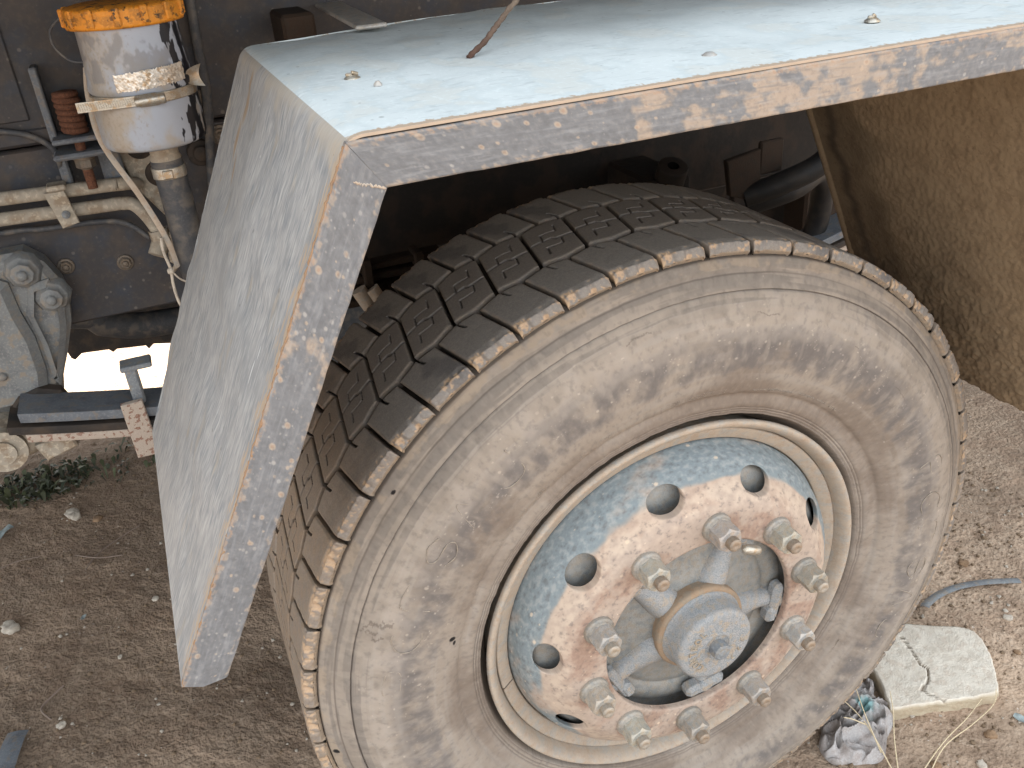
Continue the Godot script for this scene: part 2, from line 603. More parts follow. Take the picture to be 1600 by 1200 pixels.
# u once round the wheel (0 = towards +x, anticlockwise), v from the bead (0) to the tread edge (1)
func make_sidewall() -> void:
	var w := 2048
	var h := 256
	var ax := 2
	var big := noise(w, h, 0.006, 51, 5)
	var mid := noise(w, h, 0.03, 52, 5, 1, 2)
	var fin := noise(w, h, 0.1, 53, 5, 1, 2)
	var arc := noise(w, h, 0.05, 54, 4, 12, 1)     # streaks that run round
	var rad := noise(w, h, 0.05, 55, 3, 1, 6)
	var splash := blank(w, h)
	var r := RandomNumberGenerator.new()
	r.seed = 77
	for i in 900:
		var a := r.randf()
		var c := 0.55 + r.randfn() * 0.09
		var k := lerpf(0.7, 2.6, pow(r.randf(), 4.0))
		dab(splash, w, h, a * w, c * h, k, k * lerpf(0.6, 2.0, r.randf()), int(lerpf(110, 255, r.randf())))
	for sp in [[47, 0.57, 3, 9], [52, 0.50, 4, 12], [49, 0.52, 5, 6], [66, 0.56, 5, 10], [68, 0.63, 4, 8], [45, 0.48, 4, 9], [137, 0.52, 6, 8], [139, 0.50, 4, 9], [130, 0.44, 4, 6], [160, 0.45, 6, 4], [163, 0.42, 5, 4], [118, 0.5, 4, 4]]:
		var sx: float = (sp[0] / 360.0) * w
		var sy: float = sp[1] * h - sp[3]
		for k in 14:       # a run of mud, thick at its head
			sx += r.randfn() * 1.3
			sy += sp[3] * 0.16
			var kk := maxf(0.8, sp[2] * 0.55 * (1.0 - k / 16.0) * lerpf(0.6, 1.2, r.randf()))
			dab(splash, w, h, sx, sy, kk, kk * 0.8, int(lerpf(140, 240, r.randf())), 0.8)
	var cracks := blank(w, h)
	for i in 15:
		var a := r.randf() * w
		var c := lerpf(0.5, 0.98, r.randf()) * h
		for k in int(lerpf(8, 40, r.randf())):
			a += r.randf() * 1.5
			c += r.randfn() * 0.6
			dab(cracks, w, h, a, c, 1.0, 1.0, 200)
	for i in 6:       # the crazed patch low on the left
		var a := 159.0 / 360 * w + r.randfn() * 4
		var c := (0.66 + r.randf() * 0.1) * h
		for k in 26:
			a += r.randfn() * 1.2
			c += 0.6
			dab(cracks, w, h, a, c, 1.1, 1.0, 255)
	var hole := blank(w, h)
	dab(hole, w, h, 163.0 / 360 * w, 0.27 * h, 4, 7, 255)
	dab(hole, w, h, 164.2 / 360 * w, 0.25 * h, 4, 3, 255)
	dab(hole, w, h, 184.0 / 360 * w, 0.955 * h, 3, 6, 255)
	dab(hole, w, h, 139.0 / 360 * w, 0.93 * h, 3, 4, 220)
	# where the dark worn band is plain to see, and where mud hides it
	var band := ramp(w, [[0.0, 0.02], [0.05, 0.10], [0.12, 0.16], [0.2, 0.16], [0.26, 0.10], [0.34, 0.08], [0.4, 0.1], [0.44, 0.12], [0.5, 0.1], [0.56, 0.14], [0.62, 0.12], [0.8, 0.0], [1.0, 0.02]])
	var tanc := ramp(w, [[0.0, 0.05], [0.06, 0.1], [0.14, 0.02], [0.27, 0.08], [0.36, 0.05], [0.45, 0.1], [0.52, 0.1], [0.6, 0.03], [0.8, -0.02], [1.0, 0.05]])
	var tex := lay(w, h, hue(152, 141, 128), [
		{"m": big, "lo": 0.4, "hi": 0.65, "c": hue(138, 128, 116), "a": 0.7},
		{"m": arc, "lo": 0.45, "hi": 0.7, "c": hue(156, 148, 138), "a": 0.55},
		{"m": big, "lo": 0.25, "hi": 0.8, "rows": ramp(h, [[0.0, 0.1], [0.12, 0.14], [0.25, 0.1], [0.33, -0.1], [1.0, -0.6]]), "c": hue(118, 104, 92), "a": 0.6},
		{"m": mid, "lo": 0.22, "hi": 0.85, "rows": ramp(h, [[0.3, -0.6], [0.42, -0.04], [0.52, 0.06], [0.6, -0.03], [0.7, -0.5]]), "cols": band, "c": hue(104, 99, 96), "a": 0.78},
		{"m": mid, "lo": 0.36, "hi": 0.9, "rows": ramp(h, [[0.48, -0.6], [0.6, 0.0], [0.68, 0.06], [0.76, -0.06], [0.9, -0.5]]), "cols": tanc, "c": hue(170, 159, 146), "a": 0.65},
		{"m": arc, "lo": 0.5, "hi": 0.62, "rows": ramp(h, [[0.72, -0.6], [0.8, 0.06], [0.9, 0.1], [1.0, 0.06]]), "c": hue(120, 112, 103), "a": 0.65},
		{"m": mid, "lo": 0.5, "hi": 0.62, "rows": ramp(h, [[0.9, -0.6], [0.955, 0.1], [1.0, 0.14]]), "c": hue(160, 143, 122), "a": 0.55},
		{"m": rad, "lo": 0.55, "hi": 0.75, "rows": ramp(h, [[0.3, -0.5], [0.5, 0.0], [0.8, 0.0], [1.0, -0.4]]), "c": hue(160, 149, 135), "a": 0.4},
		{"m": fin, "lo": 0.52, "hi": 0.9, "c": hue(172, 160, 145), "a": 0.25},
		{"m": fin, "lo": 0.46, "hi": 0.15, "c": hue(98, 92, 86), "a": 0.28},
		{"m": splash, "lo": 0.3, "hi": 0.8, "c": hue(194, 182, 166), "a": 0.55},
		{"m": cracks, "lo": 0.3, "hi": 0.9, "c": hue(96, 86, 78), "a": 0.55},
		{"m": blank(w, h), "lo": 0.2, "hi": 0.8, "rows": ramp(h, [[0.8215, 0.0], [0.829, 1.0], [0.836, 0.0]]), "c": hue(92, 84, 78), "a": 0.65},
		{"m": arc, "lo": 0.3, "hi": 0.9, "rows": ramp(h, [[0.898, -1.0], [0.906, 0.6], [0.914, -1.0]]), "c": hue(98, 88, 80), "a": 0.6},
		{"m": arc, "lo": 0.3, "hi": 0.9, "rows": ramp(h, [[0.978, -1.0], [0.986, 0.6], [1.0, 0.5]]), "c": hue(88, 78, 70), "a": 0.6},
		{"m": arc, "lo": 0.3, "hi": 0.9, "rows": ramp(h, [[0.748, -1.0], [0.7535, 0.4], [0.759, -1.0]]), "c": hue(118, 108, 100), "a": 0.5},
		{"m": blank(w, h), "lo": 0.2, "hi": 0.8, "rows": ramp(h, [[0.04, 0.0], [0.052, 0.9], [0.062, 0.0], [0.068, 0.0], [0.075, 0.9], [0.083, 0.0], [0.086, 0.0], [0.092, 0.9], [0.1, 0.0]]), "c": hue(104, 94, 86), "a": 0.5},
		{"m": hole, "lo": 0.3, "hi": 0.8, "c": hue(22, 20, 20), "a": 1.0}])
	mat("sidewall", tex, 0.8, 0.0, grey(w, h, fin), 0.02, 0.0, hue(231, 231, 233))


# u once round, v from the bore (0) to the outer edge (1)
func make_disc_paint() -> void:
	var w := 1024
	var h := 160
	var big := noise(w, h, 0.012, 61, 5)
	var mid := noise(w, h, 0.06, 62, 4)
	var fin := noise(w, h, 0.09, 63, 5)
	var up := ramp(w, [[0.0, 0.06], [0.12, 0.16], [0.3, 0.18], [0.42, 0.14], [0.5, 0.02], [0.55, -0.06], [0.62, -0.1], [0.9, -0.12], [1.0, 0.06]])
	var tex := lay(w, h, hue(158, 142, 129), [
		{"m": big, "lo": 0.42, "hi": 0.62, "c": hue(150, 128, 113), "a": 0.6},
		{"m": big, "lo": 0.46, "hi": 0.8, "rows": ramp(h, [[0.0, 0.1], [0.3, 0.1], [0.45, -0.3]]), "c": hue(134, 108, 94), "a": 0.55},
		{"m": mid, "lo": 0.2, "hi": 0.95, "rows": ramp(h, [[0.3, -0.3], [0.47, 0.2], [0.6, 0.1], [0.7, -0.4]]), "c": hue(194, 176, 157), "a": 0.6},
		{"m": big, "lo": 0.18, "hi": 0.62, "rows": ramp(h, [[0.5, -0.9], [0.64, -0.02], [0.76, 0.14], [0.9, 0.08], [1.0, -0.12]]), "cols": up, "c": hue(114, 126, 131), "a": 0.92},
		{"m": fin, "lo": 0.5, "hi": 0.75, "rows": ramp(h, [[0.5, -0.6], [0.65, 0.0], [1.0, 0.0]]), "c": hue(152, 160, 163), "a": 0.3},
		{"m": fin, "lo": 0.52, "hi": 0.8, "c": hue(186, 170, 153), "a": 0.2},
		{"m": fin, "lo": 0.45, "hi": 0.2, "c": hue(84, 78, 76), "a": 0.4},
		{"m": dabs(w, h, 160, 0.8, 3.5, 66), "lo": 0.3, "hi": 0.8, "c": hue(206, 184, 160), "a": 0.7}])
	mat("disc_paint", tex, 0.8, 0.0, grey(w, h, mid), 0.04)


# u along the bent sheet from the foot of the left leaf (0), v from the road edge (0) inwards (1)
func make_sheet() -> void:
	var w := 1024
	var h := 512
	var big := noise(w, h, 0.008, 71, 5)
	var fin := noise(w, h, 0.08, 73, 5)
	var dash := noise(w, h, 0.1, 74, 3, 6, 1)
	var spots := dabs(w, h, 260, 0.8, 4.0, 75)
	mat("top_sheet", lay(w, h, hue(190, 197, 197), [
		{"m": big, "lo": 0.4, "hi": 0.65, "c": hue(178, 187, 188), "a": 0.8},
		{"m": big, "lo": 0.56, "hi": 0.7, "c": hue(196, 196, 190), "a": 0.5},
		{"m": fin, "lo": 0.52, "hi": 0.8, "c": hue(206, 214, 214), "a": 0.4},
		{"m": dash, "lo": 0.66, "hi": 0.85, "c": hue(140, 148, 150), "a": 0.3},
		{"m": spots, "lo": 0.4, "hi": 0.8, "c": hue(108, 112, 112), "a": 0.45},
		{"m": fin, "lo": 0.5, "hi": 0.6, "rows": ramp(h, [[0.0, 0.8], [0.009, 0.7], [0.014, 0.0], [0.035, -0.5], [0.9, -0.5], [1.0, -0.1]]), "c": hue(150, 122, 96), "a": 0.7}]), 0.62, 0.0, grey(w, h, fin), 0.02)
	var s := 640
	var st := noise(s, s, 0.12, 81, 5, 5, 1)     # long scratches down the leaf
	var st2 := noise(s, s, 0.012, 82, 5, 2, 1)
	var st3 := noise(s, s, 0.16, 83, 3, 14, 1)
	var dots := dabs(s, s, 60, 1.0, 4.0, 84)
	var rustp := blank(s, s)
	var scr := blank(s, s)
	for sp in [[0.56, 0.13, 22, 1.6], [0.60, 0.12, 12, 1.4], [0.93, 0.62, 4, 2.2], [0.85, 0.50, 3, 1.6], [0.40, 0.3, 9, 1.1], [0.24, 0.4, 7, 1.2]]:
		dab(scr, s, s, sp[0] * s, sp[1] * s, sp[2], sp[3], 255, 0.6)
	for sp in [[0.90, 0.78, 46, 20], [0.82, 0.80, 52, 15], [0.95, 0.78, 30, 14], [0.76, 0.76, 40, 9], [0.60, 0.52, 4, 3], [0.42, 0.72, 5, 2], [0.71, 0.88, 18, 4]]:
		dab(rustp, s, s, sp[0] * s, sp[1] * s, sp[2], sp[3], 230, 0.9)
	mat("side_sheet", lay(s, s, hue(146, 145, 143), [
		{"m": st2, "lo": 0.4, "hi": 0.66, "c": hue(128, 129, 129), "a": 0.6},
		{"m": st, "lo": 0.5, "hi": 0.8, "c": hue(174, 173, 170), "a": 0.5},
		{"m": st, "lo": 0.44, "hi": 0.14, "c": hue(108, 114, 120), "a": 0.75},
		{"m": st3, "lo": 0.6, "hi": 0.9, "c": hue(190, 188, 183), "a": 0.5},
		{"m": st3, "lo": 0.36, "hi": 0.1, "c": hue(112, 116, 120), "a": 0.6},
		{"m": st2, "lo": 0.72, "hi": 0.95, "c": hue(160, 144, 122), "a": 0.4},
		{"m": st, "lo": 0.5, "hi": 0.62, "rows": ramp(s, [[0.0, 0.12], [0.02, 0.0], [0.07, -0.4]]), "c": hue(166, 140, 112), "a": 0.7},
		{"m": st2, "lo": 0.4, "hi": 0.8, "cols": ramp(s, [[0.9, -0.7], [0.96, -0.05], [1.0, 0.3]]), "c": hue(164, 155, 142), "a": 0.75},
		{"m": scr, "lo": 0.3, "hi": 0.8, "c": hue(222, 222, 220), "a": 0.8},
		{"m": rustp, "lo": 0.2, "hi": 0.8, "c": hue(142, 116, 88), "a": 0.7},
		{"m": dots, "lo": 0.4, "hi": 0.8, "c": hue(96, 92, 90), "a": 0.5}]), 0.6, 0.0, grey(s, s, st), 0.012)


# u along the angle iron (0 = foot of the left leg / left end of the top run), v up
func lip_paint(called: String, w: int, h: int, s: int, tanw: PackedFloat32Array, white: int, ring: int) -> void:
	var big := noise(w, h, 0.02, s, 5)
	var mid := noise(w, h, 0.06, s + 1, 4)
	var fin := noise(w, h, 0.09, s + 2, 5)
	var edge := ramp(h, [[0.0, 0.12], [0.1, -0.06], [0.22, -0.6], [0.76, -0.6], [0.9, -0.06], [1.0, 0.14]])
	var spots := blank(w, h)
	var cores := blank(w, h)
	var r := RandomNumberGenerator.new()
	r.seed = s
	for i in ring:
		var k := lerpf(1.4, 6.2, pow(r.randf(), 2.0))
		var x := r.randf() * w
		var y := lerpf(0.1, 0.95, r.randf()) * h
		dab(spots, w, h, x, y, k, k, 255, 0.4)
		if k > 3.5:
			dab(cores, w, h, x, y, k * 0.5, k * 0.5, 255, 0.5)
	mat(called, lay(w, h, hue(104, 105, 107), [
		{"m": big, "lo": 0.4, "hi": 0.65, "c": hue(98, 99, 101), "a": 0.8},
		{"m": mid, "lo": 0.5, "hi": 1.0, "c": hue(124, 126, 129), "a": 0.35},
		{"m": dabs(w, h, white / 2, 0.8, 4.0, s + 5), "lo": 0.3, "hi": 0.9, "c": hue(158, 154, 148), "a": 0.6},
		{"m": big, "lo": 0.42, "hi": 0.72, "cols": tanw, "c": hue(158, 140, 122), "a": 0.75},
		{"m": mid, "lo": 0.48, "hi": 0.72, "rows": edge, "c": hue(150, 134, 118), "a": 0.65},
		{"m": fin, "lo": 0.5, "hi": 0.62, "rows": ramp(h, [[0.0, -0.2], [0.04, -0.5], [0.86, -0.5], [0.93, -0.02], [1.0, 0.08]]), "c": hue(140, 113, 92), "a": 0.6},
		{"m": spots, "lo": 0.3, "hi": 0.8, "c": hue(160, 143, 125), "a": 0.7},
		{"m": cores, "lo": 0.3, "hi": 0.8, "c": hue(140, 116, 97), "a": 0.6},
		{"m": fin, "lo": 0.52, "hi": 0.8, "c": hue(172, 164, 154), "a": 0.14},
		{"m": noise(w, h, 0.12, s + 7, 3, 8, 1), "lo": 0.52, "hi": 0.9, "c": hue(140, 142, 144), "a": 0.35},
		{"m": noise(w, h, 0.12, s + 8, 3, 8, 1), "lo": 0.45, "hi": 0.1, "c": hue(84, 86, 90), "a": 0.35},
		{"m": fin, "lo": 0.45, "hi": 0.2, "c": hue(70, 68, 68), "a": 0.16}]), 0.66, 0.0, grey(w, h, mid), 0.02)


func make_lip() -> void:
	lip_paint("lip_top", 1024, 56, 91, ramp(1024, [[0.0, -0.6], [0.27, -0.5], [0.29, 0.12], [0.34, -0.1], [0.40, 0.0], [0.46, 0.22], [0.55, 0.2], [0.62, -0.05], [0.74, -0.12], [0.8, 0.0], [0.88, -0.1], [1.0, -0.05]]), 240, 46)
	lip_paint("lip_side", 640, 56, 101, ramp(640, [[0.0, -0.6], [0.55, -0.55], [0.69, -0.12], [0.76, -0.5], [1.0, -0.6]]), 420, 40)


# u once round, v from the top down
func make_reservoir_paint() -> void:
	var w := 512
	var h := 256
	var big := noise(w, h, 0.014, 111, 5)
	var fin := noise(w, h, 0.1, 112, 4)
	var drip := noise(w, h, 0.03, 113, 4, 1, 2)
	# bearing round the pot: tar on its right, grime on its left
	var tar := ramp(w, [[0.0, 0.2], [0.05, -0.3], [0.1, -0.6], [0.79, -0.6], [0.85, -0.02], [0.9, 0.12], [1.0, 0.2]])
	var grime := ramp(w, [[0.0, -0.2], [0.4, 0.16], [0.62, 0.14], [0.72, 0.02], [0.8, -0.2], [1.0, -0.2]])
	mat("reservoir_plastic", lay(w, h, hue(152, 157, 166), [
		{"m": big, "lo": 0.26, "hi": 0.8, "cols": grime, "c": hue(150, 138, 122), "a": 0.85},
		{"m": fin, "lo": 0.62, "hi": 1.0, "cols": grime, "c": hue(128, 114, 98), "a": 0.5},
		{"m": big, "lo": 0.52, "hi": 0.62, "rows": ramp(h, [[0.22, -0.5], [0.32, 0.06], [0.5, 0.06], [0.56, -0.5]]), "c": hue(116, 117, 122), "a": 0.6},
		{"m": drip, "lo": 0.5, "hi": 0.54, "cols": tar, "c": hue(24, 25, 30), "a": 0.97}]), 0.4, 0.0)


# ---------------------------------------------------------------- the wheel
func sidewall_profile() -> Array:
	# (r, z), from the bead out to the foot of the tread
	return [Vector2(0.280, -0.078), Vector2(0.289, -0.066), Vector2(0.2932, -0.058), Vector2(0.2962, -0.0500), Vector2(0.2984, -0.0448), Vector2(0.2995, -0.0415), Vector2(0.301, -0.0415), Vector2(0.3022, -0.0425),
		Vector2(0.3034, -0.0405), Vector2(0.3050, -0.0402), Vector2(0.3060, -0.0412), Vector2(0.3072, -0.0392), Vector2(0.3088, -0.0388), Vector2(0.3098, -0.0398), Vector2(0.3112, -0.0376),
		Vector2(0.316, -0.0362), Vector2(0.322, -0.0358), Vector2(0.3275, -0.0364), Vector2(0.3310, -0.0362), Vector2(0.3330, -0.0340), Vector2(0.3350, -0.0312), Vector2(0.3385, -0.0292), Vector2(0.345, -0.0262),
		Vector2(0.355, -0.0226), Vector2(0.367, -0.0190), Vector2(0.380, -0.0162), Vector2(0.393, -0.0144), Vector2(0.406, -0.0137), Vector2(0.419, -0.0142), Vector2(0.431, -0.0158), Vector2(0.441, -0.0182),
		Vector2(0.4495, -0.0212), Vector2(0.4508, -0.0212), Vector2(0.4525, -0.0228), Vector2(0.460, -0.0262), Vector2(0.4672, -0.0300), Vector2(0.4680, -0.0332), Vector2(0.4690, -0.0336), Vector2(0.4698, -0.0312), Vector2(0.476, -0.0352),
		Vector2(0.4840, -0.0405), Vector2(0.4850, -0.0424), Vector2(0.4870, -0.0436), Vector2(0.4905, -0.0444), Vector2(0.4925, -0.0440), Vector2(0.4940, -0.0450), Vector2(0.4985, -0.0478), Vector2(0.5015, -0.0492),
		Vector2(0.5030, -0.0520), Vector2(0.5035, -0.0580), Vector2(0.5060, -0.0600)]


func tyre(at: Node3D) -> void:
	var prof := sidewall_profile()
	var whole := prof.duplicate()
	var inner := []
	for q in prof:
		inner.append(Vector2(q.x, -0.382 - q.y))
	inner.reverse()
	for z in [-0.075, -0.1, -0.13, -0.16, -0.191, -0.22, -0.25, -0.28, -0.307]:
		whole.append(Vector2(0.5095, z))
	whole.append_array(inner)
	var bump := FastNoiseLite.new()
	bump.seed = 5
	bump.frequency = 9.0
	bump.fractal_octaves = 3
	var b := B.new()
	var nv := whole.size() - 1
	var tread_dust := lin(88, 80, 72)
	var f := func(u: float, w: float):
		var k := int(round(w * nv))
		var a := u * TAU
		var r: float = whole[k].x
		var z: float = whole[k].y
		var d := Vector3(cos(a), sin(a), 0)
		var wob := bump.get_noise_3d(d.x, d.y, z * 3.0) * 0.0016 + bump.get_noise_3d(d.x * 5, d.y * 5, r * 9.0) * 0.0007
		if r > 0.508:
			return [d * r + Vector3(0, 0, z), Vector2(u, 0.93), Color(0.14, 0.125, 0.11)]
		var squash := maxf(0.0, -d.y - 0.86) * 0.12 * smoothstep(0.36, 0.5, r)     # it sits flat on the ground
		var out := signf(z + 0.191) * wob
		return [d * (r - squash) + Vector3(0, 0, z + out), Vector2(u, clampf((r - 0.29) / 0.216, 0.0, 1.0)), Color.WHITE]
	b.grid(720, nv, f, true, true)
	put("tyre", b, M.sidewall, at, "dusty dirty black tyre sidewall with dried mud")
	# raised marks, worn past reading, on the lower sidewall
	var l := B.new()
	var r2 := RandomNumberGenerator.new()
	r2.seed = 12
	for run in [[75.0, 64.5, 0.0050], [62.5, 57.5, 0.0032], [56.5, 53.5, 0.0036], [-33.0, -38.0, 0.0036]]:
		var a: float = run[0]
		while a > run[1]:
			var aa := deg_to_rad(a)
			var rad := 0.3405
			var hh: float = run[2] * lerpf(0.6, 1.1, r2.randf())
			l.xf = Transform3D(Basis(Vector3.BACK, aa - PI / 2 + 0.0), Vector3(cos(aa), sin(aa), 0) * rad + Vector3(0, 0, -0.0284))
			l.box(Vector3.ZERO, Vector3(0.0009, hh, 0.0016), 0.0004, Basis(Vector3.BACK, -0.25))
			if r2.randf() < 0.5:
				l.box(Vector3(0.0012, (r2.randf() - 0.5) * hh, 0), Vector3(0.0018, 0.0008, 0.0014), 0.0003)
			a -= lerpf(0.3, 0.55, r2.randf())
	var txt := letters("ML", 0.0075, 0.0012)
	for i in 2:
		var aa := deg_to_rad(51.3 - i * 1.5)
		l.xf = Transform3D()
		add_mesh(l, txt[i], Transform3D(Basis(Vector3.BACK, aa - PI / 2), Vector3(cos(aa), sin(aa), 0) * 0.3415 + Vector3(0, 0, -0.028)))
	# fine hatching that runs round above the bead
	for row in 3:
		for i in 170:
			var aa := deg_to_rad(lerpf(150.0, 82.0, i / 170.0))
			l.xf = Transform3D(Basis(Vector3.BACK, aa - PI / 2), Vector3(cos(aa), sin(aa), 0) * (0.3385 + row * 0.0026) + Vector3(0, 0, -0.0294 + row * 0.0012))
			if r2.randf() < 0.86:
				l.box(Vector3.ZERO, Vector3(0.0011, 0.0009, 0.0011), 0.0003)
	l.xf = Transform3D()
	l.tint = lin(126, 114, 102)
	for i in l.col.size():
		l.col[i] = lin(140, 130, 118)
	put("raised_marks", l, M.rubber, at)
	# the ghosts of large moulded letters on the right of the sidewall, worn flat
	var prof2 := sidewall_profile()
	var skin := func(ang: float, r: float) -> Vector3:
		var z := -0.02
		for i in prof2.size() - 1:
			if r >= prof2[i].x and r <= prof2[i + 1].x:
				z = lerpf(prof2[i].y, prof2[i + 1].y, (r - prof2[i].x) / (prof2[i + 1].x - prof2[i].x))
		return Vector3(cos(ang) * r, sin(ang) * r, z + 0.0002)
	var shapes := [[[0, 0], [0, 1], [0.7, 1], [0.9, 0.75], [0.7, 0.5], [0, 0.5]], [[0.9, 0.9], [0.5, 1.0], [0.1, 0.75], [0.05, 0.3], [0.4, 0], [0.9, 0.1]], [[0, 0], [0.05, 1], [0.85, 1]], [[0.1, 0.2], [0.5, 0], [0.9, 0.25], [0.8, 0.5], [0.2, 0.55], [0.1, 0.8], [0.5, 1.0], [0.9, 0.85]], [[0, 0], [0.4, 1.0], [0.8, 0]], [[0, 1], [0, 0], [0.8, 0], [0.8, 1]]]
	for i in shapes.size():
		for base in [18.0, 172.0]:
			var big := B.new()
			big.tint = lin(150, 141, 130)
			var pts := []
			for q in shapes[i]:
				pts.append(skin.call(deg_to_rad(base - i * 8.5 - q[0] * 5.5), lerpf(0.395, 0.432, q[1])))
			var fine := curve(pts, 8)
			var rad := []
			for k in fine.size():
				rad.append(0.0006 + 0.0003 * sin(k * 0.9 + i))
			big.tube(fine, rad, 6)
			put("worn_letter", big, M.rubber, at)
	tread(at)


func letters(text: String, size: float, depth: float) -> Array:
	var out := []
	var font := SystemFont.new()
	font.font_names = PackedStringArray(["Droid Sans"])
	font.font_weight = 700
	for ch in text:
		var t := TextMesh.new()
		t.text = ch
		t.font = font
		t.font_size = 16
		t.pixel_size = size / 12.0
		t.depth = depth
		out.append(t)
	return out


func add_mesh(b: B, m: Mesh, at: Transform3D) -> void:
	var arr := m.surface_get_arrays(0)
	var vs: PackedVector3Array = arr[Mesh.ARRAY_VERTEX]
	var o := b.v.size()
	for q in vs:
		b.p(at * q)
	if arr[Mesh.ARRAY_INDEX] != null and arr[Mesh.ARRAY_INDEX].size():
		for i in arr[Mesh.ARRAY_INDEX]:
			b.ix.append(o + i)
	else:
		for i in vs.size():
			b.ix.append(o + i)


func seg_dist(q: Vector2, line: Array) -> float:
	var best := 9.0
	for i in line.size() - 1:
		best = minf(best, q.distance_to(Geometry2D.get_closest_point_to_segment(q, line[i], line[i + 1])))
	return best


# One shoulder block about angle 0; dust 0..1 says how much earth lies on it
func shoulder_block(seed_: int, dust: float) -> ArrayMesh:
	var b := B.new()
	var n := FastNoiseLite.new()
	n.seed = seed_
	n.frequency = 60.0
	n.fractal_octaves = 4
	var nl := FastNoiseLite.new()
	nl.seed = seed_ + 50
	nl.frequency = 16.0
	nl.fractal_octaves = 3
	var nu := 62
	var nv := 78
	var gap := 0.0027 / 0.522
	var half := PITCH / 2 - gap
	var rubber := lin(130, 126, 122)
	var dark := lin(88, 88, 91)
	var tan := lin(178, 154, 128)
	var earth := lin(146, 128, 109)
	var f := func(u: float, w: float):
		var iu := int(round(u * nu))
		var iv := int(round(w * nv))
		var uu := clampf((iu - 1.0) / (nu - 2.0), 0, 1)
		# v: 0..14 down the side of the shoulder, then across to the inner edge
		var vv := clampf((iv - 15.0) / (nv - 17.0), 0, 1)
		var s := (uu * 2 - 1) * half
		var roof := 1.0 - absf(uu * 2 - 1)
		var z := lerpf(-0.0535, -0.1295 - 0.0065 * roof, vv)
		var r := 0.522
		if iv < 15:
			var k := iv / 15.0                        # 0 foot, 1 top of the rounding
			z = -0.0535 + 0.0045 * sin(k * PI) * (1.0 - k * 0.4) - (1.0 - k) * 0.001
			r = lerpf(0.5042, 0.5212, k)
		var lean := lerpf(-0.0275, 0.0, clampf((-0.0535 - z) / 0.077, 0, 1))
		var a := s + lean
		var at := Vector2(a * 0.522, z)
		var rough := n.get_noise_2d(at.x, at.y)
		var edge := minf(minf(uu, 1 - uu) * 0.06, (1 - vv) * 0.08)
		var chip0 := nl.get_noise_2d(at.x * 4.0, at.y * 4.0 + 9.0)
		r -= 0.0018 * (1.0 - smoothstep(0.0, 0.0034 + 0.0016 * chip0, edge))
		r += rough * 0.0004
		var shoulder := 1.0 - smoothstep(0.0, 0.011, -0.0535 - z)
		var chip := nl.get_noise_2d(at.x * 2.2 + 3.0, at.y * 1.2)
		var crumb := n.get_noise_2d(at.x * 1.4 + 7.0, (r - 0.5) * 1.6 + z)
		if iv > 4 and iv < 30:
			r -= shoulder * (0.0012 + maxf(0.0, chip) * 0.0045)
			z -= shoulder * (maxf(0.0, chip) * 0.004 + crumb * 0.0012)
		# the short cut from the zigzag into the block
		var du := absf(uu - lerpf(0.40, 0.47, (vv - 0.77) / 0.33)) * 0.06
		var in_cut := vv > 0.76 and du < 0.0016
		if in_cut:
			r -= 0.0045
		var c := rubber.lerp(dark, smoothstep(0.02, 0.3, nl.get_noise_2d(at.x * 0.7, at.y * 0.7 + 1.0) + (0.42 - absf(vv - 0.3)) * 0.5 - 0.08) * 0.65 * (1.0 - dust))
		c = c.lerp(earth, clampf(dust * (0.62 + rough * 0.5), 0, 0.9))
		c = c.lerp(tan, 0.35 * (1.0 - smoothstep(0.0, 0.003, edge)) * (0.5 + rough))
		var tansh := smoothstep(0.05, 0.34, crumb + chip * 0.9 - 0.02) * smoothstep(0.1, 0.5, shoulder)
		c = c.lerp(tan, clampf(tansh * 0.95, 0, 1))
		if iv < 7:
			c = c.lerp(lin(146, 132, 116), 0.7)
		if in_cut:
			c = lin(40, 37, 35)
		if iu == 0 or iu == nu or iv == nv:           # flanks, down to the floor of the grooves
			r = 0.5080 if iv > 12 else 0.5040
			c = lin(48, 43, 39).lerp(earth, dust * 0.4)
		return [Vector3(r * cos(a), r * sin(a), z), Vector2(at.x, z) * 1.0, c]
	b.grid(nu, nv, f, false, true)
	return b.mesh()


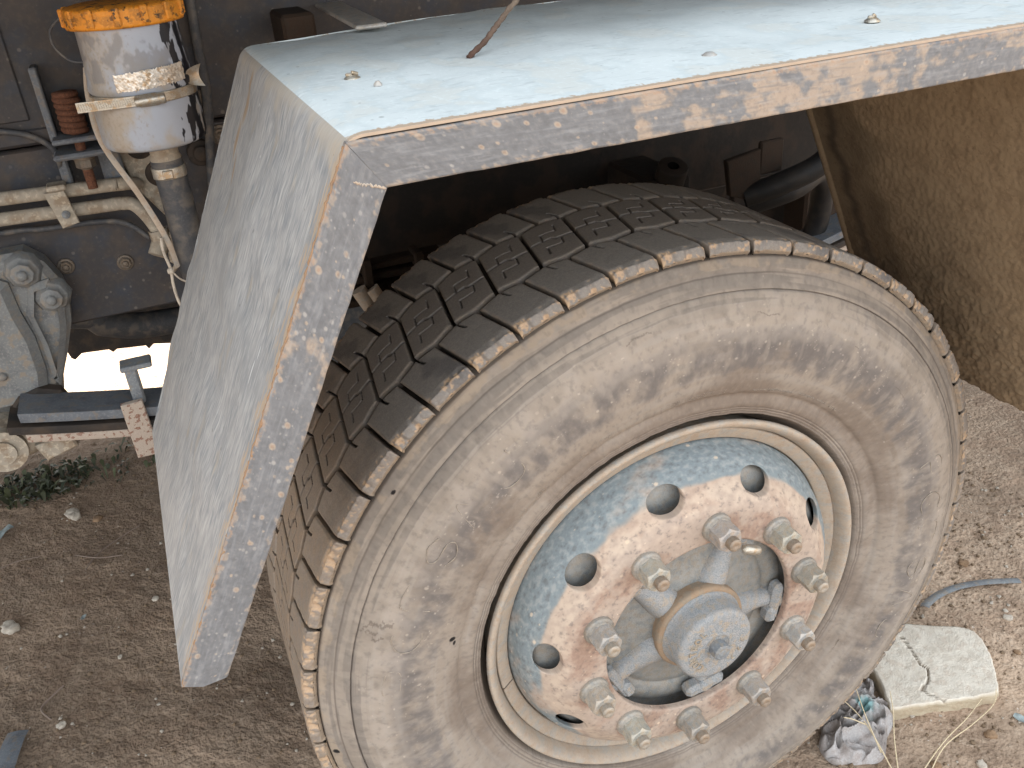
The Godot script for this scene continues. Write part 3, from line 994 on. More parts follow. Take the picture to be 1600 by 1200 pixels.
# One block of the middle rows with its tie cut and hooked sipes
func middle_block(seed_: int, dust: float) -> ArrayMesh:
	var b := B.new()
	var n := FastNoiseLite.new()
	n.seed = seed_
	n.frequency = 60.0
	n.fractal_octaves = 4
	var nu := 84
	var nv := 132
	var gap := 0.0026 / 0.522
	var half := PITCH / 2 - gap
	var rubber := lin(122, 117, 112)
	var earth := lin(146, 127, 107)
	var tie := [Vector2(-0.1, 0.47), Vector2(0.40, 0.475), Vector2(0.50, 0.525), Vector2(1.1, 0.53)]
	var hooks := [[Vector2(0.30, 0.47), Vector2(0.33, 0.30), Vector2(0.70, 0.33), Vector2(0.73, 0.16)], [Vector2(0.70, 0.53), Vector2(0.67, 0.70), Vector2(0.30, 0.67), Vector2(0.27, 0.84)]]
	var size := Vector2(0.058, 0.096)
	var sc := func(l: Array) -> Array:
		var out := []
		for q in l:
			out.append(q * size)
		return out
	tie = sc.call(tie)
	hooks = [sc.call(hooks[0]), sc.call(hooks[1])]
	var f := func(u: float, w: float):
		var iu := int(round(u * nu))
		var iv := int(round(w * nv))
		var uu := clampf((iu - 1.0) / (nu - 2.0), 0, 1)
		var vv := clampf((iv - 1.0) / (nv - 2.0), 0, 1)
		var roof := 1.0 - absf(uu * 2 - 1)
		var z := lerpf(-0.1435 + 0.0070 * roof, -0.2385 - 0.0070 * roof, vv)
		var a := (uu * 2 - 1) * half + lerpf(0.0, -0.0275, vv)
		var at := Vector2(a * 0.522, z)
		var rough := n.get_noise_2d(at.x, at.y)
		var edge := minf(minf(uu, 1 - uu) * size.x, minf(vv, 1 - vv) * size.y)
		var r := 0.5222 - 0.0012 * (1.0 - smoothstep(0.0, 0.0024, edge)) + rough * 0.0002
		var q := Vector2(uu, vv) * size
		var cut := seg_dist(q, tie)
		var hook := minf(seg_dist(q, hooks[0]), seg_dist(q, hooks[1]))
		var c := rubber.lerp(earth, clampf(dust * (0.7 + rough * 0.5), 0, 0.95))
		c = c.lerp(earth, 0.4 * (1.0 - smoothstep(0.0, 0.003, edge)) * (0.5 + rough))
		if cut < 0.0026:
			var d := 1.0 - smoothstep(0.0007, 0.0026, cut)
			r -= 0.0045 * d
			c = c.lerp(lin(34, 31, 29), d)
		if hook < 0.0012:
			r -= 0.0024
			c = c.lerp(lin(44, 41, 38), 0.6)
		if iu == 0 or iu == nu or iv == 0 or iv == nv:
			r = 0.5080
			c = lin(46, 41, 37).lerp(earth, dust * 0.4)
		return [Vector3(r * cos(a), r * sin(a), z), at, c]
	b.grid(nu, nv, f, false, true)
	return b.mesh()


func tread(at: Node3D) -> void:
	var levels := [0.06, 0.36, 0.8]
	var sh := []
	var mid := []
	for d in levels:
		sh.append([shoulder_block(200 + int(d * 100), d), shoulder_block(233 + int(d * 100), d), shoulder_block(271 + int(d * 100), d)])
		mid.append([middle_block(310 + int(d * 100), d), middle_block(340 + int(d * 100), d)])
	var r := RandomNumberGenerator.new()
	r.seed = 8
	for k in 53:
		var a := deg_to_rad(125.8) + k * PITCH
		var deg := fposmod(rad_to_deg(a), 360.0)
		var lv := 0
		if deg > 150 and deg < 320:
			lv = 2
		elif deg > 138 or deg < 40:
			lv = 1
		var s := put("tread_block", sh[lv][r.randi() % 3], M.rubber, at)
		s.rotation.z = a
		var m := put("tread_block", mid[lv][r.randi() % 2], M.rubber, at)
		m.rotation.z = a - PITCH / 2 + PITCH
		var o := put("tread_block", sh[lv][r.randi() % 3], M.rubber, at)      # the far shoulder is the same block turned end for end
		o.transform = Transform3D(Basis(Vector3.BACK, a - 0.0275 + PI) * Basis(Vector3.UP, PI), Vector3(0, 0, -0.382))


func rim_parts(at: Node3D) -> void:
	# welded rim: flange, gutter
	var b := B.new()
	b.lathe([Vector2(0.2505, -0.075), Vector2(0.262, -0.0725), Vector2(0.2700, -0.066), Vector2(0.2730, -0.058), Vector2(0.2752, -0.049), Vector2(0.2790, -0.0425), Vector2(0.2828, -0.0388), Vector2(0.2862, -0.0374), Vector2(0.2888, -0.0380), Vector2(0.2902, -0.0402), Vector2(0.2904, -0.0440), Vector2(0.2885, -0.0480), Vector2(0.2840, -0.0520), Vector2(0.2780, -0.060), Vector2(0.2745, -0.075), Vector2(0.2735, -0.12), Vector2(0.262, -0.15), Vector2(0.258, -0.27), Vector2(0.28, -0.33), Vector2(0.2904, -0.34)], 240)
	put("rim", b, M.rust_dust, at, "rust-tan dusty steel wheel rim")
	var ring := B.new()      # the split lock ring
	var lp := [Vector2(0.2520, -0.078), Vector2(0.2524, -0.0655), Vector2(0.2540, -0.0632), Vector2(0.2600, -0.0602), Vector2(0.2660, -0.0570), Vector2(0.2695, -0.0552), Vector2(0.2716, -0.0558), Vector2(0.2720, -0.0590), Vector2(0.2700, -0.078)]
	ring.lathe(lp, 238, false, deg_to_rad(190.4), deg_to_rad(190.0 + 360.0))
	put("lock_ring", ring, M.rust_dust, at, "split tan lock ring between rim flange and wheel disc")
	# disc with ten hand holes
	var prof := [Vector2(0.1425, -0.002), Vector2(0.1425, 0.0062), Vector2(0.1437, 0.0080), Vector2(0.150, 0.0080), Vector2(0.165, 0.0080), Vector2(0.180, 0.0080), Vector2(0.1870, 0.0076), Vector2(0.1930, 0.0064), Vector2(0.1985, 0.0038), Vector2(0.2040, -0.0002), Vector2(0.2100, -0.0055), Vector2(0.2180, -0.0130), Vector2(0.2260, -0.0206), Vector2(0.2330, -0.0280), Vector2(0.2385, -0.0350), Vector2(0.2425, -0.0420), Vector2(0.2455, -0.0500), Vector2(0.2482, -0.0590), Vector2(0.2510, -0.0650), Vector2(0.2512, -0.080)]
	var ln := [0.0]
	for i in prof.size() - 1:
		ln.append(ln[i] + (prof[i + 1] - prof[i]).length())
	var total: float = ln[-1]
	var on := func(s: float) -> Vector2:
		for i in prof.size() - 1:
			if s <= ln[i + 1]:
				return (prof[i] as Vector2).cubic_interpolate(prof[i + 1], prof[maxi(i - 1, 0)], prof[mini(i + 2, prof.size() - 1)], (s - ln[i]) / (ln[i + 1] - ln[i])) if i > 2 and i < prof.size() - 3 else (prof[i] as Vector2).lerp(prof[i + 1], (s - ln[i]) / (ln[i + 1] - ln[i]))
		return prof[-1]
	var place := func(a: float, s: float) -> Array:
		var q: Vector2 = on.call(s)
		return [Vector3(q.x * cos(a), q.x * sin(a), q.y), Vector2(fposmod(a, TAU) / TAU, s / total)]
	var sa := 0.0                                    # ring of holes lies between these two
	var sb := 0.0
	var shh := 0.0
	for i in prof.size():
		if is_equal_approx(prof[i].x, 0.1930):
			sa = ln[i]
		if is_equal_approx(prof[i].x, 0.2455):
			sb = ln[i]
		if is_equal_approx(prof[i].x, 0.2180):
			shh = ln[i]
	var d := B.new()
	var na := 24
	var ns := 16
	for part in [[0.0, sa, 26], [sb, total, 10]]:
		var f := func(u: float, w: float):
			var a := u * TAU + deg_to_rad(30.0 - 18.0)
			var r = place.call(a, lerpf(part[0], part[1], w))
			r[1].x = u + 12.0 / 360.0
			return r
		d.grid(na * 10, part[2], f, true, true)
	for hole in 10:
		var ac := deg_to_rad(30.0 + 36.0 * hole)
		var rim_pts := []
		for i in na:
			rim_pts.append(Vector2(lerpf(-18, 18, float(i) / na), 0))
		for i in ns:
			rim_pts.append(Vector2(18, float(i) / ns))
		for i in na:
			rim_pts.append(Vector2(lerpf(18, -18, float(i) / na), 1))
		for i in ns:
			rim_pts.append(Vector2(-18, 1.0 - float(i) / ns))
		var total_n := rim_pts.size()
		var f := func(u: float, w: float):
			var k := int(round(u * total_n)) % total_n
			var q: Vector2 = rim_pts[k]
			var da := deg_to_rad(q.x)
			var s := lerpf(sa, sb, q.y)
			var phi := atan2((s - shh) / 0.0205, da * 0.218 / 0.0245)
			var ea := cos(phi) * 0.0245 / 0.218
			var es := shh + sin(phi) * 0.0205
			var iw := int(round(w * 13))
			var depth := 0.0
			var t := (iw - 3) / 10.0
			if iw < 3:
				depth = [0.010, 0.005, 0.0015][iw]
				t = 0.0
			else:
				t = pow(t, 1.3)
				if iw == 3:
					t = 0.03
			var r = place.call(ac + lerpf(ea, da, t), lerpf(es, s, t))
			r[0].z -= depth
			r[1].x = (ac + lerpf(ea, da, t)) / TAU
			return r
		d.grid(total_n, 13, f, true, true)
	put("wheel_disc", d, M.disc_paint, at, "steel wheel disc, rust-brown inside and blue-grey outside, with round hand holes")


func lug_nut(seed_: int) -> ArrayMesh:
	var b := B.new()
	var r := RandomNumberGenerator.new()
	r.seed = seed_
	var tone := lerpf(0.82, 1.1, r.randf())
	b.tint = lin(228, 224, 218) * tone
	b.lathe([Vector2(0.017, 0.0104), Vector2(0.0208, 0.0104), Vector2(0.0222, 0.0096), Vector2(0.0230, 0.0078), Vector2(0.0240, 0.0064), Vector2(0.0256, 0.0058), Vector2(0.0266, 0.0044), Vector2(0.0270, 0.0018), Vector2(0.0270, -0.001)], 40)
	# hexagon with a turned top
	var turn := r.randf() * TAU
	var o := []
	for i in 6:
		o.append(turn + i * PI / 3)
	var hexr := 0.0232
	b.tint = Color(tone, tone * lerpf(0.94, 1.0, r.randf()), tone * lerpf(0.86, 1.0, r.randf()))
	for i in 6:
		var c0 := Vector3(cos(o[i]), sin(o[i]), 0)
		var c1 := Vector3(cos(o[(i + 1) % 6]), sin(o[(i + 1) % 6]), 0)
		var steps := 6
		for k in steps:
			var p0 := c0.lerp(c1, float(k) / steps) * hexr
			var p1 := c0.lerp(c1, float(k + 1) / steps) * hexr
			var h0 := 0.0350 - pow(absf(k / 3.0 - 1.0), 2.0) * 0.0030
			var h1 := 0.0350 - pow(absf((k + 1) / 3.0 - 1.0), 2.0) * 0.0030
			b.poly([p0 + Vector3(0, 0, 0.0095), p1 + Vector3(0, 0, 0.0095), p1 + Vector3(0, 0, h1), p0 + Vector3(0, 0, h0)], Vector3(0, 0, 0.02))
			var q0 := p0.normalized() * 0.0190 + Vector3(0, 0, 0.0362)
			var q1 := p1.normalized() * 0.0190 + Vector3(0, 0, 0.0362)
			b.poly([p0 + Vector3(0, 0, h0), p1 + Vector3(0, 0, h1), q1, q0], Vector3(0, 0, 0.02))
			b.poly([q0, q1, q1.lerp(Vector3(0, 0, 0.0359), 0.4), q0.lerp(Vector3(0, 0, 0.0359), 0.4)], Vector3(0, 0, 0.02))
	b.tint = lin(216, 200, 184) if r.randf() < 0.6 else lin(235, 226, 214)
	var prof := [Vector2(0.0, 0.0468), Vector2(0.004, 0.0470), Vector2(0.0055, 0.0480), Vector2(0.0092, 0.0478), Vector2(0.0108, 0.0462)]
	for k in 5:
		prof.append(Vector2(0.0118, 0.0452 - k * 0.0018))
		prof.append(Vector2(0.0109, 0.0443 - k * 0.0018))
	prof.append(Vector2(0.0118, 0.034))
	b.lathe(prof, 24)
	return b.mesh()


func hub_parts(at: Node3D) -> void:
	var drum := B.new()
	drum.lathe([Vector2(0.05, -0.036), Vector2(0.10, -0.034), Vector2(0.128, -0.034), Vector2(0.131, -0.037), Vector2(0.134, -0.037), Vector2(0.137, -0.033), Vector2(0.175, -0.031), Vector2(0.200, -0.031), Vector2(0.2220, -0.035), Vector2(0.2320, -0.046), Vector2(0.2340, -0.075), Vector2(0.2340, -0.19)], 120)
	put("brake_drum", drum, M.drum_dust, at, "grey-blue brake drum face seen behind the hub")
	var hub := B.new()
	hub.tint = lin(226, 212, 196)
	hub.lathe([Vector2(0.052, 0.0085), Vector2(0.0625, 0.0085), Vector2(0.0655, 0.0070), Vector2(0.0668, 0.004), Vector2(0.0668, -0.003), Vector2(0.0640, -0.008), Vector2(0.0630, -0.02), Vector2(0.0650, -0.034), Vector2(0.074, -0.0455)], 90)
	put("hub", hub, M.rust_dust, at, "rusty hub barrel")
	var dish := B.new()
	dish.lathe([Vector2(0.060, -0.012), Vector2(0.075, -0.0165), Vector2(0.095, -0.0205), Vector2(0.112, -0.0225), Vector2(0.119, -0.0245), Vector2(0.1215, -0.0275), Vector2(0.1250, -0.0275), Vector2(0.1275, -0.0240), Vector2(0.1360, -0.0225), Vector2(0.1480, -0.0220), Vector2(0.1490, -0.030)], 120)
	put("hub_flange", dish, M.drum_dust, at, "dusty grey dished hub flange between the arms")
	for k in 5:
		var arm := B.new()
		var ar := deg_to_rad(-9.0 + 72.0 * k)
		arm.xf = Transform3D(Basis(Vector3.BACK, ar), Vector3.ZERO)
		var f := func(u: float, w: float):
			var r := lerpf(0.058, 0.146, w)
			var wide := lerpf(0.024, 0.0145, smoothstep(0.0, 0.7, w)) + smoothstep(0.80, 1.0, w) * 0.004
			var ph := PI * u
			var top := lerpf(0.002, -0.008, smoothstep(0.0, 0.6, w)) + smoothstep(0.78, 0.92, w) * 0.006
			var sq := pow(absf(sin(ph)), 0.35)
			return [Vector3(r, -cos(ph) * wide * (1.12 - 0.12 * sq), lerpf(-0.052, top, sq)), Vector2(u, w)]
		arm.grid(18, 22, f, false, true)
		# the clamp foot across the end, rounded
		arm.box(Vector3(0.1350, 0, -0.012), Vector3(0.018, 0.062, 0.022), 0.006)
		arm.box(Vector3(0.130, -0.020 if k % 2 == 0 else 0.020, -0.010), Vector3(0.018, 0.026, 0.022), 0.005)
		put("hub_arm", arm, M.hub_paint, at)
	var cap := B.new()
	cap.lathe([Vector2(0.0, 0.0438), Vector2(0.018, 0.0438), Vector2(0.0185, 0.0452), Vector2(0.021, 0.0454), Vector2(0.022, 0.0444), Vector2(0.036, 0.0446), Vector2(0.048, 0.0446), Vector2(0.0525, 0.0436), Vector2(0.0550, 0.0410), Vector2(0.0562, 0.0370), Vector2(0.0568, 0.020), Vector2(0.0578, 0.0125), Vector2(0.0600, 0.0105), Vector2(0.0608, 0.0080), Vector2(0.0600, 0.006)], 90)
	var nd := put("hub_cap", cap, M.hub_paint, at, "domed blue-grey hub cap with raised lettering and a square centre plug")
	var tx := B.new()
	tx.tint = lin(235, 225, 212)
	var word := "CONTROL"
	var ms := letters(word, 0.0105, 0.0024)
	for i in word.length():
		var aa := deg_to_rad(228.0 - i * 17.0)
		add_mesh(tx, ms[i], Transform3D(Basis(Vector3.BACK, aa - PI / 2), Vector3(cos(aa), sin(aa), 0) * 0.0365 + Vector3(0, 0, 0.0450)))
	for i in 3:       # the worn marks on the other side
		var aa := deg_to_rad(-8.0 - i * 21.0)
		tx.xf = Transform3D(Basis(Vector3.BACK, aa - PI / 2), Vector3(cos(aa), sin(aa), 0) * 0.039 + Vector3(0, 0, 0.0449))
		tx.box(Vector3.ZERO, Vector3(0.0055, 0.0022, 0.0022), 0.0006, Basis(Vector3.BACK, 0.6))
		tx.box(Vector3(0.001, 0.004, 0), Vector3(0.0052, 0.0020, 0.0022), 0.0006, Basis(Vector3.BACK, -0.4))
	put("raised_lettering", tx, M.dusty_metal, at)
	var plug := B.new()
	var sq := []
	for i in 8:
		var aa := i * PI / 4 + 0.35
		sq.append(Vector2(cos(aa), sin(aa)) * (0.0128 if i % 2 == 0 else 0.0120))
	plug.prism(sq, 0.043, 0.0600, 0.0022)
	plug.lathe([Vector2(0.0, 0.0608), Vector2(0.0055, 0.0606), Vector2(0.0070, 0.0596)], 20)
	put("centre_plug", plug, M.blue_grey_metal, at)


func make_wheel(truck: Node3D) -> void:
	var w := group_node("wheel", truck, "large dusty truck wheel with ten studs under the mudguard")
	tyre(w)
	rim_parts(w)
	hub_parts(w)
	var nuts := []
	for i in 10:
		nuts.append(lug_nut(40 + i))
	for i in 10:
		var a := 1.4779 - i * PI / 5
		var n := put("lug_nut", nuts[i], M.dusty_metal, w)
		n.transform = Transform3D(Basis().scaled(Vector3(0.77, 0.77, 0.92)), Vector3(0.1675 * cos(a), 0.1675 * sin(a), 0.0078))
	var tab := B.new()
	tab.tube(curve([Vector3(0.026, 0.158, 0.050), Vector3(0.040, 0.152, 0.052), Vector3(0.052, 0.146, 0.050)], 5), [0.0, 0.0052, 0.0062, 0.0062, 0.006, 0.0062, 0.0062, 0.006, 0.0058, 0.0050, 0.002], 10)
	put("bent_stud", tab, M.zinc, w, "small bright bent pin on the topmost stud")


# ---------------------------------------------------------------- mudguard
func make_mudguard(truck: Node3D) -> void:
	var g := group_node("mudguard", truck, "home-made folded sheet metal mudguard over the wheel, rusty angle iron edge")
	var wave := FastNoiseLite.new()
	wave.seed = 3
	wave.frequency = 3.5
	var zf := 0.1345
	# outside line of the sheet from the foot of the left leaf over the top and down the far side
	var corner := Vector2(-0.396, 0.748)
	var foot := Vector2(-0.610, 0.320)
	var rc := Vector2(0.370, 0.748)
	var rfoot := Vector2(0.665, 0.100)
	var d_left := (corner - foot).normalized()
	var d_right := (rfoot - rc).normalized()
	var bend := 0.014
	var arc := func(c: Vector2, din: Vector2, dout: Vector2, k: float) -> Vector2:
		var a := c - din * bend
		var e := c + dout * bend
		return a.lerp(c, k).lerp(c.lerp(e, k), k)
	var sheet := func(pts: Array, called: String, m: Material, back: Callable, label: String):
		var b := B.new()
		var n := pts.size() - 1
		var total := 0.0
		var ln := [0.0]
		for i in n:
			total += (pts[i + 1] - pts[i]).length()
			ln.append(total)
		var nrm := []
		for i in n + 1:
			var d: Vector2 = (pts[mini(i + 1, n)] - pts[maxi(i - 1, 0)]).normalized()
			nrm.append(Vector2(-d.y, d.x))
		for side in 2:
			var f := func(u: float, w: float):
				var i := int(round(u * n))
				var q: Vector2 = pts[i]
				var zb: float = back.call(q)
				var z := lerpf(zf, zb, w)
				var dent := wave.get_noise_2d(q.x * 1.3 + q.y * 2.0, z) * 0.0050 * smoothstep(0.0, 0.25, w) * smoothstep(0.0, 0.1, ln[i] / total) * smoothstep(1.0, 0.9, ln[i] / total)
				q += nrm[i] * (dent - side * 0.0022)
				return [Vector3(q.x, q.y, z), Vector2(ln[i] / total, w)]
			b.grid(n, 48, f, false, side == 1)
		# raw edges
		for e in 2:
			var f := func(u: float, w: float):
				var i := int(round(u * n))
				var z: float = zf if e == 0 else back.call(pts[i])
				var q: Vector2 = pts[i] - nrm[i] * 0.0022 * w
				return [Vector3(q.x, q.y, z), Vector2(ln[i] / total, 0.003 if e == 0 else 0.997)]
			b.grid(n, 1, f, false, e == 0)
		for e in 2:
			var f := func(u: float, w: float):
				var i := 0 if e == 0 else n
				var z := lerpf(zf, back.call(pts[i]), u)
				var q: Vector2 = pts[i] - nrm[i] * 0.0022 * w
				return [Vector3(q.x, q.y, z), Vector2(float(e), u)]
			b.grid(20, 1, f, false, e == 1)
		put(called, b, m, g, label)
	var left := []
	for i in 40:
		left.append(foot.lerp(corner - d_left * bend, i / 40.0))
	for i in 5:
		left.append(arc.call(corner, d_left, Vector2.RIGHT, i / 8.0))
	var top := []
	for i in 4:
		top.append(arc.call(corner, d_left, Vector2.RIGHT, 0.5 + i / 8.0))
	for i in 71:
		top.append((corner + Vector2(bend, 0)).lerp(rc - Vector2(bend, 0), i / 70.0))
	for i in range(1, 5):
		top.append(arc.call(rc, Vector2.RIGHT, d_right, i / 8.0))
	var right := []
	for i in 4:
		right.append(arc.call(rc, Vector2.RIGHT, d_right, 0.5 + i / 8.0))
	for i in 61:
		right.append((rc + d_right * bend).lerp(rfoot, i / 60.0))
	sheet.call(left, "side_sheet", M.side_sheet, func(q: Vector2): return lerpf(-0.322, -0.390, clampf((q.y - foot.y) / 0.428, 0, 1)), "scratched grey sloping front leaf of the mudguard")
	sheet.call(top, "top_sheet", M.top_sheet, func(q: Vector2): return -0.390 - 0.047 * smoothstep(-0.396, -0.14, q.x), "pale blue-grey flat top of the mudguard")
	sheet.call(right, "rear_sheet", M.chassis_paint, func(_q: Vector2): return -0.425, "mud-caked rear leaf of the mudguard")
	# what the wheel threw up sticks to the inner face of the rear leaf
	var mud := B.new()
	var n1 := FastNoiseLite.new()
	n1.seed = 14
	n1.frequency = 22.0
	n1.fractal_octaves = 5
	var n2 := FastNoiseLite.new()
	n2.seed = 15
	n2.frequency = 4.0
	n2.fractal_octaves = 3
	var nr := Vector2(d_right.y, -d_right.x)      # towards the wheel, below the sheet
	if nr.y > 0:
		nr = -nr
	var len_r := (rfoot - rc).length()
	var f_mud := func(u: float, w: float):
		var s := lerpf(0.012, len_r + 0.004, u)
		var z := lerpf(0.128, -0.424, w)
		var q := rc + d_right * s
		var th := 0.0026 + 0.0008
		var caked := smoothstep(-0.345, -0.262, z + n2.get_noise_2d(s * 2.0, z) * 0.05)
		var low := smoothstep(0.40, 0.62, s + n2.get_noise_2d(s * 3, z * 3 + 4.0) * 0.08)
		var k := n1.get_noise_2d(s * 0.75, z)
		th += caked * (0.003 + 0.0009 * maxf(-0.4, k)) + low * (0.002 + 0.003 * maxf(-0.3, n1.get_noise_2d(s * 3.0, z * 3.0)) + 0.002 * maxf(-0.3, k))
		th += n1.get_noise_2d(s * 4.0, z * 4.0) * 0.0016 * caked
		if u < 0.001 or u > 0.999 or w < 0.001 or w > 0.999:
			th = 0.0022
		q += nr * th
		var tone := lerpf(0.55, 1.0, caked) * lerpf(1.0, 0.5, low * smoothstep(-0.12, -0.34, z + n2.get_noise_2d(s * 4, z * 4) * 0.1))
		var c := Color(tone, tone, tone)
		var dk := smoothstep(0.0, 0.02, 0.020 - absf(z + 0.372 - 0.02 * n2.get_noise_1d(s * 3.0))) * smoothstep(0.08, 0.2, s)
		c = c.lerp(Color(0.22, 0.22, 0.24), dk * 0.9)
		return [Vector3(q.x, q.y, z), Vector2(s, z), c]
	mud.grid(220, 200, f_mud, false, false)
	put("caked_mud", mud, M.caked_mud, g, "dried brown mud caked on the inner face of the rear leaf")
	# rolled back edge of the rear leaf
	var rl := B.new()
	rl.tint = Color(0.7, 0.7, 0.7)
	rl.tube(curve([Vector3(rc.x + 0.006, rc.y - 0.012, -0.4185), Vector3(0.5, rc.y - 0.284, -0.4185), Vector3(rfoot.x, rfoot.y, -0.4185)], 10), 0.0085, 12)
	put("rolled_edge", rl, M.caked_mud, g)
	# angle iron round the road edge
	var lip := 0.0395
	var zl := 0.137
	var leg := func(a: Vector2, c: Vector2, a2: Vector2, c2: Vector2, called: String, m: Material, v_flip: bool, cut: float, label: String):
		# outer line a-c, inner line a2-c2
		var b := B.new()
		var n := 70
		var prof := [[1.0, zl - 0.006], [1.0, zl - 0.0012], [0.985, zl - 0.0002], [0.95, zl], [0.5, zl], [0.06, zl], [0.015, zl - 0.0004], [0.0, zl - 0.0016], [0.0, zl - 0.004]]
		var f := func(u: float, w: float):
			var k := int(round(w * 8))
			var t: float = prof[k][0]
			var uu := u
			var q := a2.lerp(c2, uu).lerp(a.lerp(c, uu), t)
			if cut > 0 and u < 0.5:
				var push := maxf(0.0, cut - t) * smoothstep(0.5, 0.0, u) * 0.9
				q += (c - a).normalized() * push * 0.036 * smoothstep(0.1, 0.0, u)
			var wob := wave.get_noise_2d(q.x * 9.0, q.y * 9.0) * 0.0009
			q += (a - a2).normalized() * wob * (1.0 if t < 0.5 else 0.4)
			return [Vector3(q.x, q.y, prof[k][1] + wob * 0.6), Vector2(uu, t)]
		b.grid(n, 8, f, false, not v_flip)
		for e in 2:
			var pts := []
			for k in prof:
				var q: Vector2 = b_at(a, c, a2, c2, float(e), k[0])
				if e == 0:
					q += (c - a).normalized() * maxf(0.0, cut - k[0]) * 0.9 * 0.036
				pts.append(Vector3(q.x, q.y, k[1]))
			b.poly(pts, Vector3((a.x + c.x) / 2, (a.y + c.y) / 2, zl - 0.003))
		# the flange that lies under the sheet
		var f2 := func(u: float, w: float):
			var q := a.lerp(c, lerpf(0.04, 0.96, u)) + (a2 - a).normalized() * (0.0035 + 0.003 * (1.0 if w > 0.5 else 0.0))
			var z := zl - 0.006 if w < 0.2 or w > 0.8 else zl - 0.040
			return [Vector3(q.x, q.y, z), Vector2(u, 0.5)]
		b.grid(n, 3, f2, false, false)
		put(called, b, m, g, label)
	var nl := Vector2(d_left.y, -d_left.x)
	leg.call(foot, Vector2(-0.3970, 0.7440), foot + nl * 0.0365 + d_left * 0.0005, Vector2(-0.3722, 0.7083), "edge_angle", M.lip_side, false, 0.35, "dark grey angle iron leg with pale specks and an orange rusty seam")
	leg.call(Vector2(-0.3970, 0.7445), Vector2(rc.x, 0.7462), Vector2(-0.3722, 0.7083), Vector2(rc.x - 0.012, 0.7462 - lip + 0.001), "edge_angle", M.lip_top, false, 0.0, "rusty grey-blue angle iron along the front of the mudguard top")
	leg.call(Vector2(rc.x + 0.002, rc.y - 0.004), rfoot, Vector2(rc.x - 0.038, rc.y - 0.040), rfoot + nr * 0.038, "edge_angle", M.lip_side, false, 0.0, "")
	# rusty weld bead along the seam of the left leg, and at the mitre
	var bead := B.new()
	var pts := []
	var rad := []
	var r := RandomNumberGenerator.new()
	r.seed = 31
	for i in 160:
		var q := foot.lerp(Vector2(-0.3995, 0.742), i / 159.0)
		pts.append(Vector3(q.x + r.randfn() * 0.0004 + 0.0012, q.y, 0.1355 + r.randfn() * 0.0004))
		rad.append(0.0006 + r.randf() * 0.0007)
	bead.tube(pts, rad, 8)
	put("weld_seam", bead, M.seam_rust, g, "thin orange rust line along the front leg")
	var bead2 := B.new()
	pts = []
	rad = []
	for i in 30:
		var t := i / 29.0
		pts.append(Vector3(lerpf(-0.396, -0.3735, t), lerpf(0.7165, 0.7085, t) + r.randfn() * 0.0005, 0.1365))
		rad.append(0.0006 + r.randf() * 0.0008)
	bead2.tube(pts, rad, 8)
	put("weld_seam", bead2, M.rust_dust, g)
	# screws through the top
	for sc in [[-0.338, -0.083, 0.0062, true], [-0.327, -0.035, 0.0030, false], [-0.053, 0.059, 0.0056, false], [0.164, 0.016, 0.0060, true]]:
		var b := B.new()
		b.xf = Transform3D(Basis(Vector3.RIGHT, -PI / 2), Vector3(sc[0], 0.7475, sc[1]))
		b.lathe([Vector2(0, 0.0036), Vector2(sc[2] * 0.6, 0.0034), Vector2(sc[2] * 0.95, 0.0020), Vector2(sc[2] * 1.25, 0.0008), Vector2(sc[2] * 1.3, -0.0005)], 14)
		if sc[3]:
			b.box(Vector3(0.003, 0.001, 0.0045), Vector3(0.008, 0.003, 0.003), 0.0008, Basis(Vector3.BACK, 0.5) * Basis(Vector3.UP, 0.35))
			b.box(Vector3(-0.003, -0.001, 0.0040), Vector3(0.006, 0.004, 0.003), 0.0008, Basis(Vector3.BACK, -0.4))
		put("screw", b, M.bright_metal if sc[3] else M.dusty_metal, g)


func b_at(a: Vector2, c: Vector2, a2: Vector2, c2: Vector2, u: float, t: float) -> Vector2:
	return a2.lerp(c2, u).lerp(a.lerp(c, u), t)


func bolt_mesh(rad: float, h: float, seed_: int, washer := 1.28) -> ArrayMesh:
	var b := B.new()
	b.lathe([Vector2(rad * 0.9, 0.003), Vector2(rad * washer * 0.94, 0.003), Vector2(rad * washer, 0.0018), Vector2(rad * washer, -0.001)], 28)
	var hexa := []
	for i in 6:
		hexa.append(Vector2(cos(i * PI / 3 + seed_), sin(i * PI / 3 + seed_)) * rad)
	b.prism(hexa, 0.002, h, rad * 0.16)
	b.lathe([Vector2(0, h + rad * 0.34), Vector2(rad * 0.4, h + rad * 0.3), Vector2(rad * 0.52, h + rad * 0.12), Vector2(rad * 0.52, h - 0.001)], 16)
	return b.mesh()


